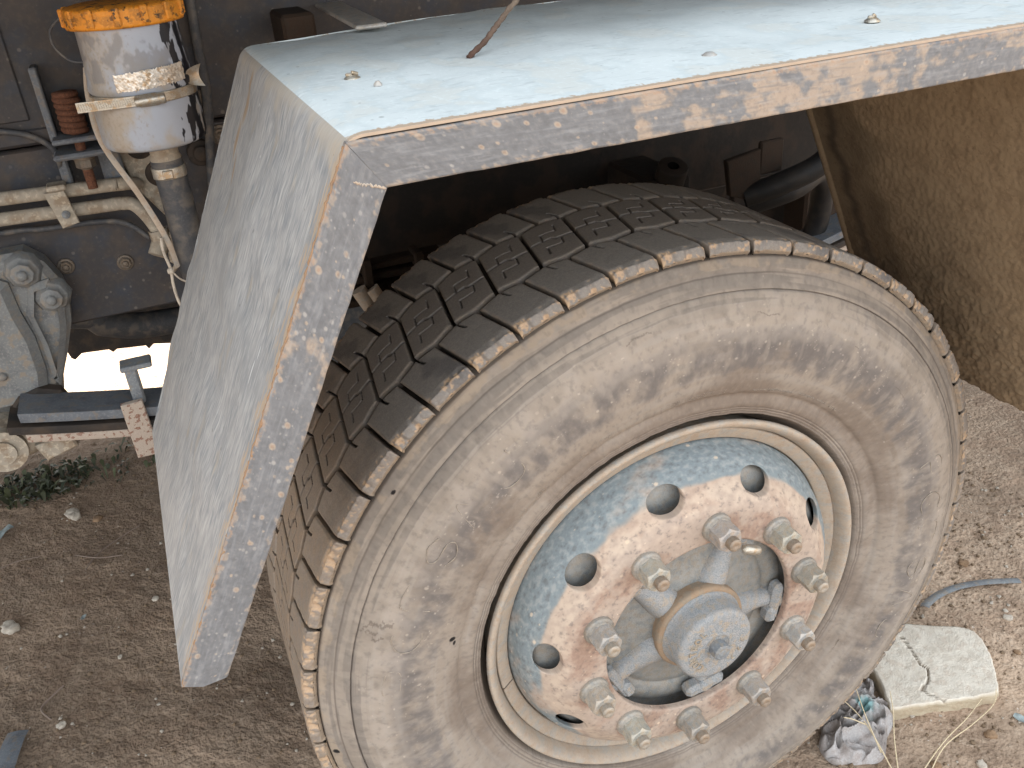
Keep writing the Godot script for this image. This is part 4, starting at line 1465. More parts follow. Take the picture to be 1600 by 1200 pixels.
# ---------------------------------------------------------------- the truck behind it
func make_chassis(truck: Node3D) -> void:
	var zr := -0.72
	var rail := group_node("chassis_rail", truck, "dark dusty chassis side rail with bolts")
	var b := B.new()
	b.box(Vector3(0.2, 0.468, zr - 0.004), Vector3(6.4, 0.276, 0.008), 0.003)
	b.box(Vector3(0.2, 0.332, zr - 0.045), Vector3(6.4, 0.008, 0.081), 0.003)
	b.box(Vector3(0.2, 0.603, zr - 0.045), Vector3(6.4, 0.008, 0.081), 0.003)
	put("web", b, M.chassis_paint, rail)
	for q in [[-0.690, 0.426, 0.0098], [-0.606, 0.414, 0.0098], [-0.845, 0.425, 0.0105], [-0.43, 0.42, 0.010], [-0.42, 0.585, 0.012], [0.1, 0.47, 0.011], [0.32, 0.44, 0.011], [0.5, 0.47, 0.011], [-0.1, 0.45, 0.011]]:
		var o := put("bolt", bolt_mesh(q[2], 0.008, int(q[0] * 100)), M.tan_dust_metal, rail)
		o.position = Vector3(q[0], q[1], zr + 0.001)
	var sub := B.new()
	sub.box(Vector3(0.2, 0.715, zr + 0.0), Vector3(6.4, 0.20, 0.05), 0.004)
	put("body_runner", sub, M.chassis_paint, truck, "dark runner beam lying on the chassis rail")
	var sub2 := B.new()
	sub2.box(Vector3(0.2, 0.905, zr - 0.02), Vector3(6.4, 0.176, 0.05), 0.004)
	put("body_runner", sub2, M.chassis_paint, truck)
	# far rail, cross members, axle, far wheel: they shut the view through below
	var far := B.new()
	far.box(Vector3(0.2, 0.468, -1.56), Vector3(6.4, 0.276, 0.008), 0.003)
	far.box(Vector3(0.2, 0.715, -1.56), Vector3(6.4, 0.20, 0.05), 0.004)
	far.box(Vector3(0.2, 0.905, -1.56), Vector3(6.4, 0.176, 0.05), 0.004)
	put("chassis_rail", far, M.black_metal, truck)
	for x in [-1.9, -0.35, 0.62, 2.0]:
		var c := B.new()
		c.box(Vector3(x, 0.47, -1.14), Vector3(0.09, 0.2, 0.82), 0.004)
		put("cross_member", c, M.black_metal, truck)
	var ax := B.new()
	ax.box(Vector3(0, -0.01, -1.14), Vector3(0.11, 0.12, 1.5), 0.02)
	ax.xf = Transform3D(Basis(), Vector3(0, 0, -0.191))
	ax.lathe([Vector2(0.0, -0.06), Vector2(0.15, -0.06), Vector2(0.17, -0.08), Vector2(0.17, -0.12), Vector2(0.09, -0.16), Vector2(0.07, -0.3)], 40)
	put("axle", ax, M.black_metal, truck)
	# far-side wheel
	var fw := B.new()
	fw.lathe([Vector2(0.10, -1.87), Vector2(0.20, -1.87), Vector2(0.28, -1.82), Vector2(0.36, -1.80), Vector2(0.45, -1.805), Vector2(0.5, -1.83), Vector2(0.522, -1.86), Vector2(0.522, -2.02), Vector2(0.49, -2.06), Vector2(0.3, -2.08), Vector2(0.2, -2.04), Vector2(0.0, -2.04)], 90)
	put("wheel", fw, M.black_rubber, truck, "far-side wheel in the dark behind the axle")
	# cargo body overhead (it keeps the sun off this side)
	var bed := group_node("cargo_body", truck, "cargo body over the chassis")
	var floor_ := B.new()
	floor_.box(Vector3(0.2, 1.04, -1.11), Vector3(6.4, 0.09, 2.14), 0.006)
	put("bed_floor", floor_, M.black_metal, bed)
	for z in [-0.06, -2.16]:
		var wall := B.new()
		wall.box(Vector3(0.2, 1.78, z), Vector3(6.4, 1.38, 0.04), 0.006)
		put("side_board", wall, M.blue_grey_metal, bed)
	for x in [-2.98, 3.38]:
		var wall := B.new()
		wall.box(Vector3(x, 1.78, -1.11), Vector3(0.04, 1.38, 2.06), 0.006)
		put("end_board", wall, M.blue_grey_metal, bed)
	# underrun rail of the far side, lower edge stepped; lengthened to stop sun underneath
	var under := []
	under.append_array([Vector2(-2.9, 0.9), Vector2(-2.9, -0.29), Vector2(-1.05, -0.29)])
	under.append_array([Vector2(-0.9480, -0.2977), Vector2(-0.9285, -0.2759), Vector2(-0.9220, -0.3047), Vector2(-0.9128, -0.3118), Vector2(-0.8892, -0.2953), Vector2(-0.8112, -0.3024), Vector2(-0.8010, -0.3142), Vector2(-0.7873, -0.3064), Vector2(-0.7023, -0.3172), Vector2(-0.6959, -0.3305), Vector2(-0.6784, -0.3165), Vector2(-0.6255, -0.3280), Vector2(-0.6264, -0.3559)])
	under.append_array([Vector2(1.04, -0.372), Vector2(1.04, 0.9)])
	var un := B.new()
	un.prism(under, -2.125, -2.10, 0.0)
	put("underrun_panel", un, M.black_metal, truck)
	var un2 := B.new()
	un2.box(Vector3(2.0, 0.17, -1.88), Vector3(1.9, 0.84, 0.30), 0.03)
	put("fuel_tank", un2, M.black_metal, truck)
	# grey strap that holds the mudguard to the runner
	var st := B.new()
	st.box(Vector3.ZERO, Vector3(0.039, 0.005, 0.33), 0.0015)
	var so := put("mudguard_strap", st, M.dusty_metal, truck, "flat grey steel strap behind the mudguard top")
	so.transform = Transform3D(Basis(Vector3.UP, -0.05), Vector3(-0.2335, 0.7535, -0.540))
	var sb := B.new()
	sb.box(Vector3(-0.298, 0.735, -0.60), Vector3(0.045, 0.05, 0.10), 0.004)
	put("rusty_bracket", sb, M.shaded_rust, truck, "rust-brown bracket beside the grey strap")


func make_left_gear(truck: Node3D) -> void:
	# ----- filler pot
	var pot := group_node("reservoir", truck, "white plastic pot with an orange cap, tar streaks and a steel band")
	var px := Vector3(-0.513, 0, -0.55)
	var upy := Basis(Vector3.RIGHT, -PI / 2)
	var b := B.new()
	b.xf = Transform3D(upy, px)
	b.lathe([Vector2(0.0, 0.790), Vector2(0.060, 0.790), Vector2(0.0615, 0.787), Vector2(0.0622, 0.74), Vector2(0.0640, 0.712), Vector2(0.0655, 0.706), Vector2(0.0655, 0.698), Vector2(0.0632, 0.695), Vector2(0.0632, 0.684), Vector2(0.0662, 0.681), Vector2(0.0668, 0.664), Vector2(0.0664, 0.634), Vector2(0.0645, 0.6275), Vector2(0.060, 0.6245), Vector2(0.03, 0.622), Vector2(0.019, 0.621)], 96)
	put("pot_body", b, M.reservoir_plastic, pot)
	b = B.new()
	b.xf = Transform3D(upy, px)
	b.lathe([Vector2(0.0, 0.800), Vector2(0.055, 0.800), Vector2(0.0685, 0.797), Vector2(0.0710, 0.793), Vector2(0.0715, 0.777), Vector2(0.0705, 0.7735), Vector2(0.0620, 0.7725)], 96)
	for i in 14:
		var a := i * TAU / 14 + 0.1
		b.box(Vector3(cos(a) * 0.0715, sin(a) * 0.0715, 0.787), Vector3(0.006, 0.0085, 0.021), 0.0015, Basis(Vector3.BACK, a))
	put("screw_cap", b, M.orange_plastic, pot, "orange ribbed screw cap")
	b = B.new()
	b.tube(curve([px + Vector3(-0.070, 0.79, 0.01), px + Vector3(-0.088, 0.775, 0.0), px + Vector3(-0.089, 0.755, 0.0), px + Vector3(-0.075, 0.738, 0.005), px + Vector3(-0.058, 0.735, 0.01)], 6), 0.0016, 8)
	put("cap_cord", b, M.black_rubber, pot)
	b = B.new()      # toothed band
	b.xf = Transform3D(upy, px + Vector3(0, 0.6895, 0))
	b.lathe([Vector2(0.0648, 0.0062), Vector2(0.0662, 0.0062), Vector2(0.0664, 0.0055), Vector2(0.0664, -0.0055), Vector2(0.0662, -0.0062), Vector2(0.0648, -0.0062)], 96)
	for i in 34:
		var a := deg_to_rad(-168.0 + i * 2.1)
		b.box(Vector3(cos(a) * 0.0666, sin(a) * 0.0666, 0), Vector3(0.0012, 0.0011, 0.0085), 0.0002, Basis(Vector3.BACK, a))
	put("hose_clamp", b, M.zinc, pot, "steel worm-drive band")
	b = B.new()
	var wa := deg_to_rad(-88.0)
	b.xf = Transform3D(upy, px + Vector3(0, 0.6895, 0)) * Transform3D(Basis(Vector3.BACK, wa), Vector3.ZERO)
	b.box(Vector3(0.0695, 0, 0), Vector3(0.009, 0.028, 0.015), 0.003)
	b.xf = b.xf * Transform3D(Basis(Vector3.RIGHT, -PI / 2), Vector3(0.072, 0.0, 0.0))
	b.lathe([Vector2(0, 0.020), Vector2(0.0055, 0.020), Vector2(0.0065, 0.018), Vector2(0.0065, -0.016), Vector2(0.0, -0.017)], 20)
	put("clamp_screw", b, M.zinc, pot)
	b = B.new()      # loose tail of the band, standing off to the left
	b.xf = Transform3D(Basis(Vector3.UP, -0.12), px + Vector3(-0.043, 0.6900, 0.0655))
	b.box(Vector3.ZERO, Vector3(0.078, 0.0125, 0.0012), 0.0003)
	for i in 26:
		b.box(Vector3(-0.036 + i * 0.0028, 0, 0.0008), Vector3(0.0013, 0.0085, 0.0012), 0.0003, Basis(Vector3.BACK, 0.12))
	put("clamp_tail", b, M.zinc, pot)
	b = B.new()      # foil patch, crinkled
	var cr := FastNoiseLite.new()
	cr.seed = 9
	cr.frequency = 40.0
	var f := func(u: float, w: float):
		var a := deg_to_rad(lerpf(-118.0, -38.0, u))
		var wav := cr.get_noise_2d(u * 1.2, w * 0.5)
		return [Vector3(cos(a) * (0.0668 + wav * 0.0018), lerpf(0.722, 0.7005, w) + wav * 0.003 + 0.004 * u, -sin(a) * (0.0668 + wav * 0.0018)), Vector2(u * 0.1, w * 0.03)]
	b.xf = Transform3D(Basis(), px)
	b.grid(60, 16, f)
	put("foil_patch", b, M.foil, pot, "crinkled silver foil patch")
	b = B.new()      # bent sheet tab on the right
	b.xf = Transform3D(Basis(Vector3.UP, 0.9), px + Vector3(0.054, 0.704, 0.036))
	var ft := func(u: float, w: float):
		return [Vector3(u * 0.020, (w - 0.5) * lerpf(0.008, 0.028, sqrt(u)), 0.012 * u * u - 0.006 * sin(w * PI) * u), Vector2(u, w)]
	b.grid(8, 8, ft)
	put("foil_tab", b, M.zinc, pot)
	b = B.new()
	b.xf = Transform3D(upy, px + Vector3(0.005, 0, 0))
	b.lathe([Vector2(0.019, 0.626), Vector2(0.0185, 0.606), Vector2(0.0205, 0.602), Vector2(0.0205, 0.594)], 40)
	put("outlet", b, M.tan_paint, pot)
	b = B.new()
	b.xf = Transform3D(upy, px + Vector3(0.005, 0.5835, 0))
	b.lathe([Vector2(0.0200, 0.0075), Vector2(0.0222, 0.0075), Vector2(0.0224, 0.006), Vector2(0.0224, -0.006), Vector2(0.0222, -0.0075), Vector2(0.0200, -0.0075)], 40)
	b.box(Vector3(-0.003, -0.0225, 0), Vector3(0.014, 0.005, 0.012), 0.0015)
	put("hose_clamp", b, M.zinc, pot)
	var hose := B.new()
	hose.tube(curve([Vector3(-0.508, 0.600, -0.55), Vector3(-0.507, 0.55, -0.55), Vector3(-0.507, 0.48, -0.553), Vector3(-0.507, 0.435, -0.560), Vector3(-0.503, 0.405, -0.585), Vector3(-0.497, 0.395, -0.640), Vector3(-0.49, 0.40, -0.74)], 8), 0.0212, 28)
	put("drain_hose", hose, M.black_rubber, truck, "black rubber hose hanging from the white pot")
	# strap (a strip of tan webbing) from the pot down behind the hose
	var strap := B.new()
	var sp := curve([Vector3(-0.574, 0.728, -0.560), Vector3(-0.5815, 0.69, -0.560), Vector3(-0.581, 0.634, -0.550), Vector3(-0.553, 0.560, -0.535), Vector3(-0.535, 0.497, -0.535), Vector3(-0.530, 0.45, -0.54)], 8)
	var fs := func(u: float, w: float):
		var k := int(round(u * (sp.size() - 1)))
		return [sp[k] + Vector3((w - 0.5) * 0.0070, (w - 0.5) * 0.003, 0.001 * sin(w * PI)), Vector2(u, w)]
	strap.grid(sp.size() - 1, 4, fs)
	put("tie_strap", strap, M.rust_dust, truck, "tan strap running down from the pot")
	var zip := B.new()
	zip.tube(curve([Vector3(-0.541, 0.500, -0.53), Vector3(-0.543, 0.480, -0.528), Vector3(-0.540, 0.455, -0.527), Vector3(-0.542, 0.430, -0.527), Vector3(-0.541, 0.405, -0.526), Vector3(-0.535, 0.385, -0.524)], 6), 0.0022, 8)
	zip.tube(curve([Vector3(-0.540, 0.453, -0.527), Vector3(-0.530, 0.436, -0.528), Vector3(-0.510, 0.425, -0.531), Vector3(-0.490, 0.436, -0.540), Vector3(-0.484, 0.456, -0.556)], 6), 0.0013, 8)
	zip.box(Vector3(-0.5405, 0.452, -0.525), Vector3(0.009, 0.008, 0.007), 0.002)
	put("cable_tie", zip, M.white_plastic, truck, "white cable tie round the black hose")
	# ----- twin air pipes
	for k in 2:
		var pipe := B.new()
		var y := 0.5545 - k * 0.0290
		var path := [Vector3(-1.6, y + 0.006, -0.675), Vector3(-0.9, y + 0.003, -0.675), Vector3(-0.62, y - 0.006, -0.675), Vector3(-0.582, y - 0.008, -0.675)]
		if k == 0:
			path.append_array([Vector3(-0.568, y - 0.010, -0.68), Vector3(-0.556, y - 0.018, -0.70)])
		else:
			path.append_array([Vector3(-0.568, y - 0.012, -0.672), Vector3(-0.555, y - 0.030, -0.668), Vector3(-0.545, y - 0.056, -0.665)])
		pipe.tube(curve(path, 10), 0.0098, 18)
		put("air_pipe", pipe, M.tan_paint, truck, "pale dusty air pipe along the rail, %s of two" % ["upper", "lower"][k])
	var fit := B.new()      # fitting where the lower pipe ends
	fit.tube([Vector3(-0.546, 0.472, -0.665), Vector3(-0.544, 0.452, -0.664)], 0.0145, 6)
	fit.tube([Vector3(-0.545, 0.454, -0.664), Vector3(-0.556, 0.436, -0.655)], 0.013, 12)
	fit.box(Vector3(-0.530, 0.440, -0.675), Vector3(0.02, 0.05, 0.03), 0.004)
	fit.tube(curve([Vector3(-0.535, 0.44, -0.65), Vector3(-0.532, 0.42, -0.64), Vector3(-0.545, 0.41, -0.64)], 5), 0.004, 8)
	put("pipe_fitting", fit, M.tan_paint, truck, "dusty union where the lower pipe ends")
	var clip := B.new()
	clip.xf = Transform3D(Basis(Vector3.BACK, 0.0), Vector3(-0.664, 0.527, -0.655))
	clip.prism([Vector2(-0.016, 0.029), Vector2(0.011, 0.029), Vector2(0.018, -0.020), Vector2(-0.006, -0.025)], -0.004, 0.002, 0.001)
	clip.box(Vector3(0.002, 0.034, -0.008), Vector3(0.026, 0.008, 0.030), 0.002)
	put("pipe_clip", clip, M.tan_paint, truck, "tan plate clip across both pipes")
	var stud := put("clip_bolt", bolt_mesh(0.0045, 0.007, 2), M.blue_grey_metal, truck)
	stud.position = Vector3(-0.660, 0.522, -0.652)
	# ----- spring mount of the body
	var mount := group_node("spring_mount", truck, "body mount with a rusty coil spring on a bolt")
	b = B.new()
	b.box(Vector3(-0.645, 0.672, -0.688), Vector3(0.010, 0.100, 0.060), 0.002)
	b.box(Vector3(-0.540, 0.672, -0.688), Vector3(0.010, 0.100, 0.060), 0.002)
	b.box(Vector3(-0.592, 0.626, -0.672), Vector3(0.11, 0.007, 0.088), 0.002)
	b.box(Vector3(-0.592, 0.676, -0.7125), Vector3(0.10, 0.09, 0.006), 0.001)
	put("upper_seat", b, M.blue_grey_dark, mount)
	b = B.new()
	b.box(Vector3(-0.608, 0.6035, -0.672), Vector3(0.088, 0.008, 0.075), 0.003)
	b.box(Vector3(-0.647, 0.575, -0.700), Vector3(0.014, 0.055, 0.03), 0.003)
	b.box(Vector3(-0.583, 0.575, -0.700), Vector3(0.030, 0.055, 0.03), 0.003)
	put("lower_seat", b, M.blue_grey_dark, mount)
	b = B.new()
	var coil := []
	for i in 150:
		var a := i / 150.0 * TAU * 6.0
		coil.append(Vector3(-0.6145 + cos(a) * 0.0135, 0.634 + i / 150.0 * 0.049, -0.655 + sin(a) * 0.0135))
	b.tube(coil, 0.0046, 10)
	put("coil_spring", b, M.rust_spring, mount, "rust-brown coil spring")
	b = B.new()
	b.xf = Transform3D(upy, Vector3(-0.6145, 0, -0.655))
	b.lathe([Vector2(0, 0.689), Vector2(0.011, 0.6885), Vector2(0.0165, 0.687), Vector2(0.0165, 0.681), Vector2(0.008, 0.680), Vector2(0.0068, 0.62), Vector2(0.0068, 0.552), Vector2(0, 0.5515)], 24)
	put("through_bolt", b, M.rust_spring, mount)
	var nut := put("lock_nut", bolt_mesh(0.0135, 0.016, 1, 1.1), M.tan_dust_metal, mount)
	nut.transform = Transform3D(Basis(Vector3.RIGHT, PI / 2), Vector3(-0.6145, 0.598, -0.655))
	# spring steel plate behind the pot with two rubber bushes
	b = B.new()
	b.prism([Vector2(-0.575, 0.60), Vector2(-0.50, 0.605), Vector2(-0.49, 0.50), Vector2(-0.53, 0.48), Vector2(-0.56, 0.53)], zr_face(), zr_face() + 0.012, 0.002)
	put("bush_plate", b, M.tan_paint, truck, "tan plate behind the pot")
	for q in [[-0.540, 0.590], [-0.522, 0.545], [-0.455, 0.565]]:
		b = B.new()
		b.xf = Transform3D(Basis(), Vector3(q[0], q[1], zr_face() + 0.012))
		b.lathe([Vector2(0, 0.010), Vector2(0.010, 0.010), Vector2(0.012, 0.008), Vector2(0.012, 0.003), Vector2(0.018, 0.003), Vector2(0.020, 0.0), Vector2(0.020, -0.02)], 30)
		put("bush", b, M.black_metal, truck)
	# ----- spring hanger casting
	var hang := group_node("spring_hanger", truck, "cast spring hanger bolted to the rail")
	var out := [Vector2(-0.86, 0.462), Vector2(-0.80, 0.464), Vector2(-0.765, 0.474), Vector2(-0.735, 0.474), Vector2(-0.712, 0.452), Vector2(-0.6985, 0.420), Vector2(-0.695, 0.392), Vector2(-0.703, 0.352), Vector2(-0.722, 0.305), Vector2(-0.742, 0.262), Vector2(-0.7495, 0.232), Vector2(-0.764, 0.212), Vector2(-0.80, 0.197), Vector2(-0.86, 0.205)]
	b = B.new()
	b.prism(out, -0.712, -0.668, 0.010)
	put("casting", b, M.hanger_metal, hang)
	b = B.new()
	b.prism([Vector2(-0.845, 0.452), Vector2(-0.79, 0.454), Vector2(-0.765, 0.436), Vector2(-0.763, 0.39), Vector2(-0.756, 0.345), Vector2(-0.757, 0.29), Vector2(-0.769, 0.238), Vector2(-0.845, 0.238)], -0.675, -0.648, 0.012)
	put("rib", b, M.hanger_metal, hang)
	b = B.new()
	b.prism([Vector2(-0.742, 0.425), Vector2(-0.712, 0.43), Vector2(-0.702, 0.392), Vector2(-0.710, 0.350), Vector2(-0.727, 0.303), Vector2(-0.746, 0.256), Vector2(-0.753, 0.27), Vector2(-0.751, 0.33), Vector2(-0.756, 0.38)], -0.675, -0.655, 0.009)
	put("rib", b, M.hanger_metal, hang)
	for q in [[-0.742, 0.447, 0.0165], [-0.716, 0.402, 0.0165], [-0.80, 0.385, 0.014], [-0.815, 0.30, 0.014]]:
		b = B.new()
		b.xf = Transform3D(Basis(), Vector3(q[0], q[1], -0.662))
		b.lathe([Vector2(0, 0.021), Vector2(q[2] * 0.35, 0.0208), Vector2(q[2] * 0.5, 0.017), Vector2(q[2] * 0.52, 0.0135), Vector2(q[2] * 0.9, 0.013), Vector2(q[2] * 1.0, 0.0115), Vector2(q[2] * 1.06, 0.004), Vector2(q[2] * 1.35, 0.003), Vector2(q[2] * 1.42, 0.0), Vector2(q[2] * 1.62, -0.006), Vector2(q[2] * 1.75, -0.016)], 8 if q[2] > 0.016 else 30)
		put("boss", b, M.hanger_metal, hang)
	b = B.new()
	b.prism([Vector2(-0.805, 0.262), Vector2(-0.775, 0.270), Vector2(-0.745, 0.258), Vector2(-0.735, 0.232), Vector2(-0.748, 0.208), Vector2(-0.77, 0.190), Vector2(-0.80, 0.190), Vector2(-0.825, 0.215), Vector2(-0.822, 0.245)], -0.662, -0.640, 0.004)
	b.xf = Transform3D(Basis(), Vector3(-0.783, 0.232, -0.640))
	b.lathe([Vector2(0, 0.006), Vector2(0.008, 0.006), Vector2(0.010, 0.003), Vector2(0.016, 0.002), Vector2(0.018, -0.002)], 24)
	put("pivot_plate", b, M.black_metal, hang)
	b = B.new()
	b.tube([Vector3(-0.742, 0.235, -0.645), Vector3(-0.722, 0.238, -0.63)], 0.009, 6)
	b.tube([Vector3(-0.724, 0.238, -0.632), Vector3(-0.712, 0.240, -0.624)], 0.005, 8)
	put("grease_nipple", b, M.dusty_metal, hang)
	# ----- leaf spring
	var spring := group_node("leaf_spring", truck, "leaf spring pack with a tan clip")
	for k in 6:
		var leaf := B.new()
		var half: float = [0.80, 0.82, 0.80, 0.66, 0.5, 0.36][k]
		var f_leaf := func(u: float, w: float):
			var x := lerpf(-half, half, u)
			var y: float = [0.163, 0.140, 0.1265, 0.1125, 0.098, 0.084][k] + 0.162 * x * x
			var th: float = 0.015 if k == 0 else 0.0125
			var ring: Array = [[0.0, -0.036], [0.001, -0.034], [0.001, 0.034], [0.0, 0.036], [0.001 - th, 0.036], [-th, 0.034], [-th, -0.034], [0.001 - th, -0.036], [0.0, -0.036]]
			var q: Array = ring[int(round(w * 8))]
			return [Vector3(x, y + q[0], -0.61 + q[1]), Vector2(u, w)]
		leaf.grid(40, 8, f_leaf, false, false)
		put("leaf", leaf, [M.blue_grey_dark, M.black_metal, M.peeling_paint, M.peeling_paint, M.rust_dust, M.black_metal][k], spring)
	b = B.new()
	b.xf = Transform3D(Basis(Vector3.BACK, 0.02), Vector3(-0.645, 0.196, -0.568))
	b.prism([Vector2(-0.017, 0.05), Vector2(0.015, 0.05), Vector2(0.016, -0.047), Vector2(-0.018, -0.045)], -0.006, 0.004, 0.0015)
	put("leaf_clip", b, M.peeling_paint, spring, "tan leaf clip with flaking paint")
	b = B.new()
	b.box(Vector3(-0.636, 0.262, -0.592), Vector3(0.018, 0.060, 0.02), 0.003)
	b.box(Vector3(-0.627, 0.293, -0.600), Vector3(0.046, 0.008, 0.035), 0.002)
	put("clip_bolt", b, M.blue_grey_metal, spring)
	b = B.new()
	b.tube([Vector3(-0.842, 0.200, -0.68), Vector3(-0.842, 0.200, -0.598)], 0.034, 32)
	b.tube([Vector3(-0.842, 0.200, -0.60), Vector3(-0.842, 0.200, -0.592)], 0.019, 20)
	b.tube([Vector3(-0.88, 0.19, -0.64), Vector3(-0.81, 0.203, -0.64), Vector3(-0.755, 0.212, -0.64)], [0.036, 0.034, 0.012], 16)
	put("spring_eye", b, M.tan_paint, spring, "pale dusty spring eye")
	b = B.new()
	b.prism([Vector2(-0.80, 0.195), Vector2(-0.748, 0.205), Vector2(-0.742, 0.178), Vector2(-0.79, 0.165)], -0.66, -0.60, 0.003)
	put("spring_stop", b, M.tan_paint, spring)
	# dark brake hose that sags behind the rail
	b = B.new()
	b.tube(curve([Vector3(-1.2, 0.32, -1.0), Vector3(-0.753, 0.245, -1.0), Vector3(-0.69, 0.212, -1.0), Vector3(-0.60, 0.190, -1.0), Vector3(-0.45, 0.205, -1.0), Vector3(-0.2, 0.35, -1.0)], 8), 0.026, 16)
	put("sagging_hose", b, M.black_rubber, truck, "thick dark hose sagging behind the rail")


func zr_face() -> float:
	return -0.719


func make_wheel_well(truck: Node3D) -> void:
	# rubber buffer with slats, just above the far tread
	var b := B.new()
	for k in 4:
		b.box(Vector3(-0.21, 0.372 - k * 0.018, -0.598 + k * 0.002), Vector3(0.17, 0.011, 0.03), 0.002)
	b.box(Vector3(-0.168, 0.345, -0.590), Vector3(0.014, 0.08, 0.04), 0.002)
	b.box(Vector3(-0.255, 0.345, -0.588), Vector3(0.014, 0.09, 0.04), 0.002)
	put("spring_buffer", b, M.shaded_rust, truck, "tan slatted block in the dark behind the tread")
	b = B.new()
	b.tube([Vector3(-0.275, 0.345, -0.57), Vector3(-0.262, 0.315, -0.565)], 0.013, 10)
	b.tube([Vector3(-0.255, 0.345, -0.565), Vector3(-0.243, 0.318, -0.56)], 0.012, 10)
	put("clamp_bolt", b, M.rust_dust, truck)
	# brackets and hoses in the right of the arch
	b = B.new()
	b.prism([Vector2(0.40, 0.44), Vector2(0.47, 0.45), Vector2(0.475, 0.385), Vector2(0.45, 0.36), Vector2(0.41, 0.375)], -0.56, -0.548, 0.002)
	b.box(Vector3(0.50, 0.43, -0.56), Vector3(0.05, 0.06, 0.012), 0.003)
	put("hose_bracket", b, M.shaded_rust, truck)
	b = B.new()
	b.tube(curve([Vector3(0.45, 0.365, -0.56), Vector3(0.50, 0.385, -0.53), Vector3(0.575, 0.425, -0.50), Vector3(0.66, 0.50, -0.52), Vector3(0.74, 0.60, -0.6)], 8), 0.021, 16)
	put("air_hose", b, M.shaded_hose, truck)
	b = B.new()
	b.tube(curve([Vector3(0.46, 0.345, -0.57), Vector3(0.53, 0.372, -0.53), Vector3(0.60, 0.385, -0.55), Vector3(0.66, 0.33, -0.60), Vector3(0.67, 0.24, -0.62), Vector3(0.62, 0.15, -0.62), Vector3(0.55, 0.1, -0.62)], 8), 0.022, 16)
	put("air_hose", b, M.shaded_hose, truck)
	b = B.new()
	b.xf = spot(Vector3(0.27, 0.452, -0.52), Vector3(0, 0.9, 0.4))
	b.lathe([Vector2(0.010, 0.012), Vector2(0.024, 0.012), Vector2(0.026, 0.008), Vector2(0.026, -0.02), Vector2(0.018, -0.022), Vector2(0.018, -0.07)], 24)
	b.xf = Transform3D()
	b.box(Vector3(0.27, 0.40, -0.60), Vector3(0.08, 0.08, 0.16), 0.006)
	put("bump_stop", b, M.arch_shade, truck)
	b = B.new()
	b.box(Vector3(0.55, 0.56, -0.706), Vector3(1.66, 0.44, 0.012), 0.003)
	put("shade_panel", b, M.arch_shade, truck)  # added near-black panel over the rail, stands in for arch shade
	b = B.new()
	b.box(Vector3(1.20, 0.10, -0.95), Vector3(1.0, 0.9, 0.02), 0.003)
	put("added_screen", b, M.arch_shade, truck)  # added dark sheet, hides the sunlit ground beyond the arch
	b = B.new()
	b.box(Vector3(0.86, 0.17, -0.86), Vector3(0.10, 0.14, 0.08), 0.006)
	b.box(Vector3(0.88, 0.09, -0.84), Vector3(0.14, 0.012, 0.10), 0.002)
	put("rusty_box", b, M.shaded_rust, truck, "rust-brown box low in the dark arch")


func make_left_details(truck: Node3D) -> void:
	# wiring and small hardware on the runner and the rail
	var b := B.new()
	b.tube(curve([Vector3(-1.2, 0.655, -0.688), Vector3(-0.80, 0.650, -0.688), Vector3(-0.70, 0.640, -0.685), Vector3(-0.655, 0.615, -0.68), Vector3(-0.650, 0.58, -0.69)], 8), 0.0045, 8)
	put("loom_cable", b, M.black_rubber, truck)
	b = B.new()
	b.tube(curve([Vector3(-0.42, 0.80, -0.688), Vector3(-0.425, 0.72, -0.680), Vector3(-0.43, 0.64, -0.682), Vector3(-0.45, 0.52, -0.69), Vector3(-0.47, 0.36, -0.70)], 8), 0.007, 10)
	put("loom_cable", b, M.black_rubber, truck)
	# raised lower edge and a welded patch on the runner
	b = B.new()
	b.box(Vector3(-0.75, 0.628, -0.6935), Vector3(0.20, 0.020, 0.006), 0.002)
	b.box(Vector3(-0.80, 0.715, -0.6935), Vector3(0.26, 0.13, 0.005), 0.002)
	put("runner_patch", b, M.chassis_paint, truck)
	for q in [[-0.44, 0.65]]:
		var o := put("runner_bolt", bolt_mesh(0.0075, 0.007, int(q[1] * 100)), M.tan_dust_metal, truck)
		o.position = Vector3(q[0], q[1], -0.692)
	# small hose clips on the twin pipes and a third, thinner line
	b = B.new()
	b.tube(curve([Vector3(-1.4, 0.505, -0.70), Vector3(-0.80, 0.500, -0.70), Vector3(-0.70, 0.494, -0.70), Vector3(-0.60, 0.486, -0.70), Vector3(-0.56, 0.455, -0.69)], 8), 0.0045, 10)
	put("thin_line", b, M.black_rubber, truck)


# ---------------------------------------------------------------- the ground and what lies on it
var hill := FastNoiseLite.new()
var grit := FastNoiseLite.new()


func soil(x: float, z: float) -> float:
	var k := exp(-maxf(0.0, absf(x) - 3.0)) * exp(-maxf(0.0, absf(z + 0.6) - 3.0))
	return GROUND + (hill.get_noise_2d(x, z) * 0.014 + grit.get_noise_2d(x, z) * 0.0045) * k - 0.004


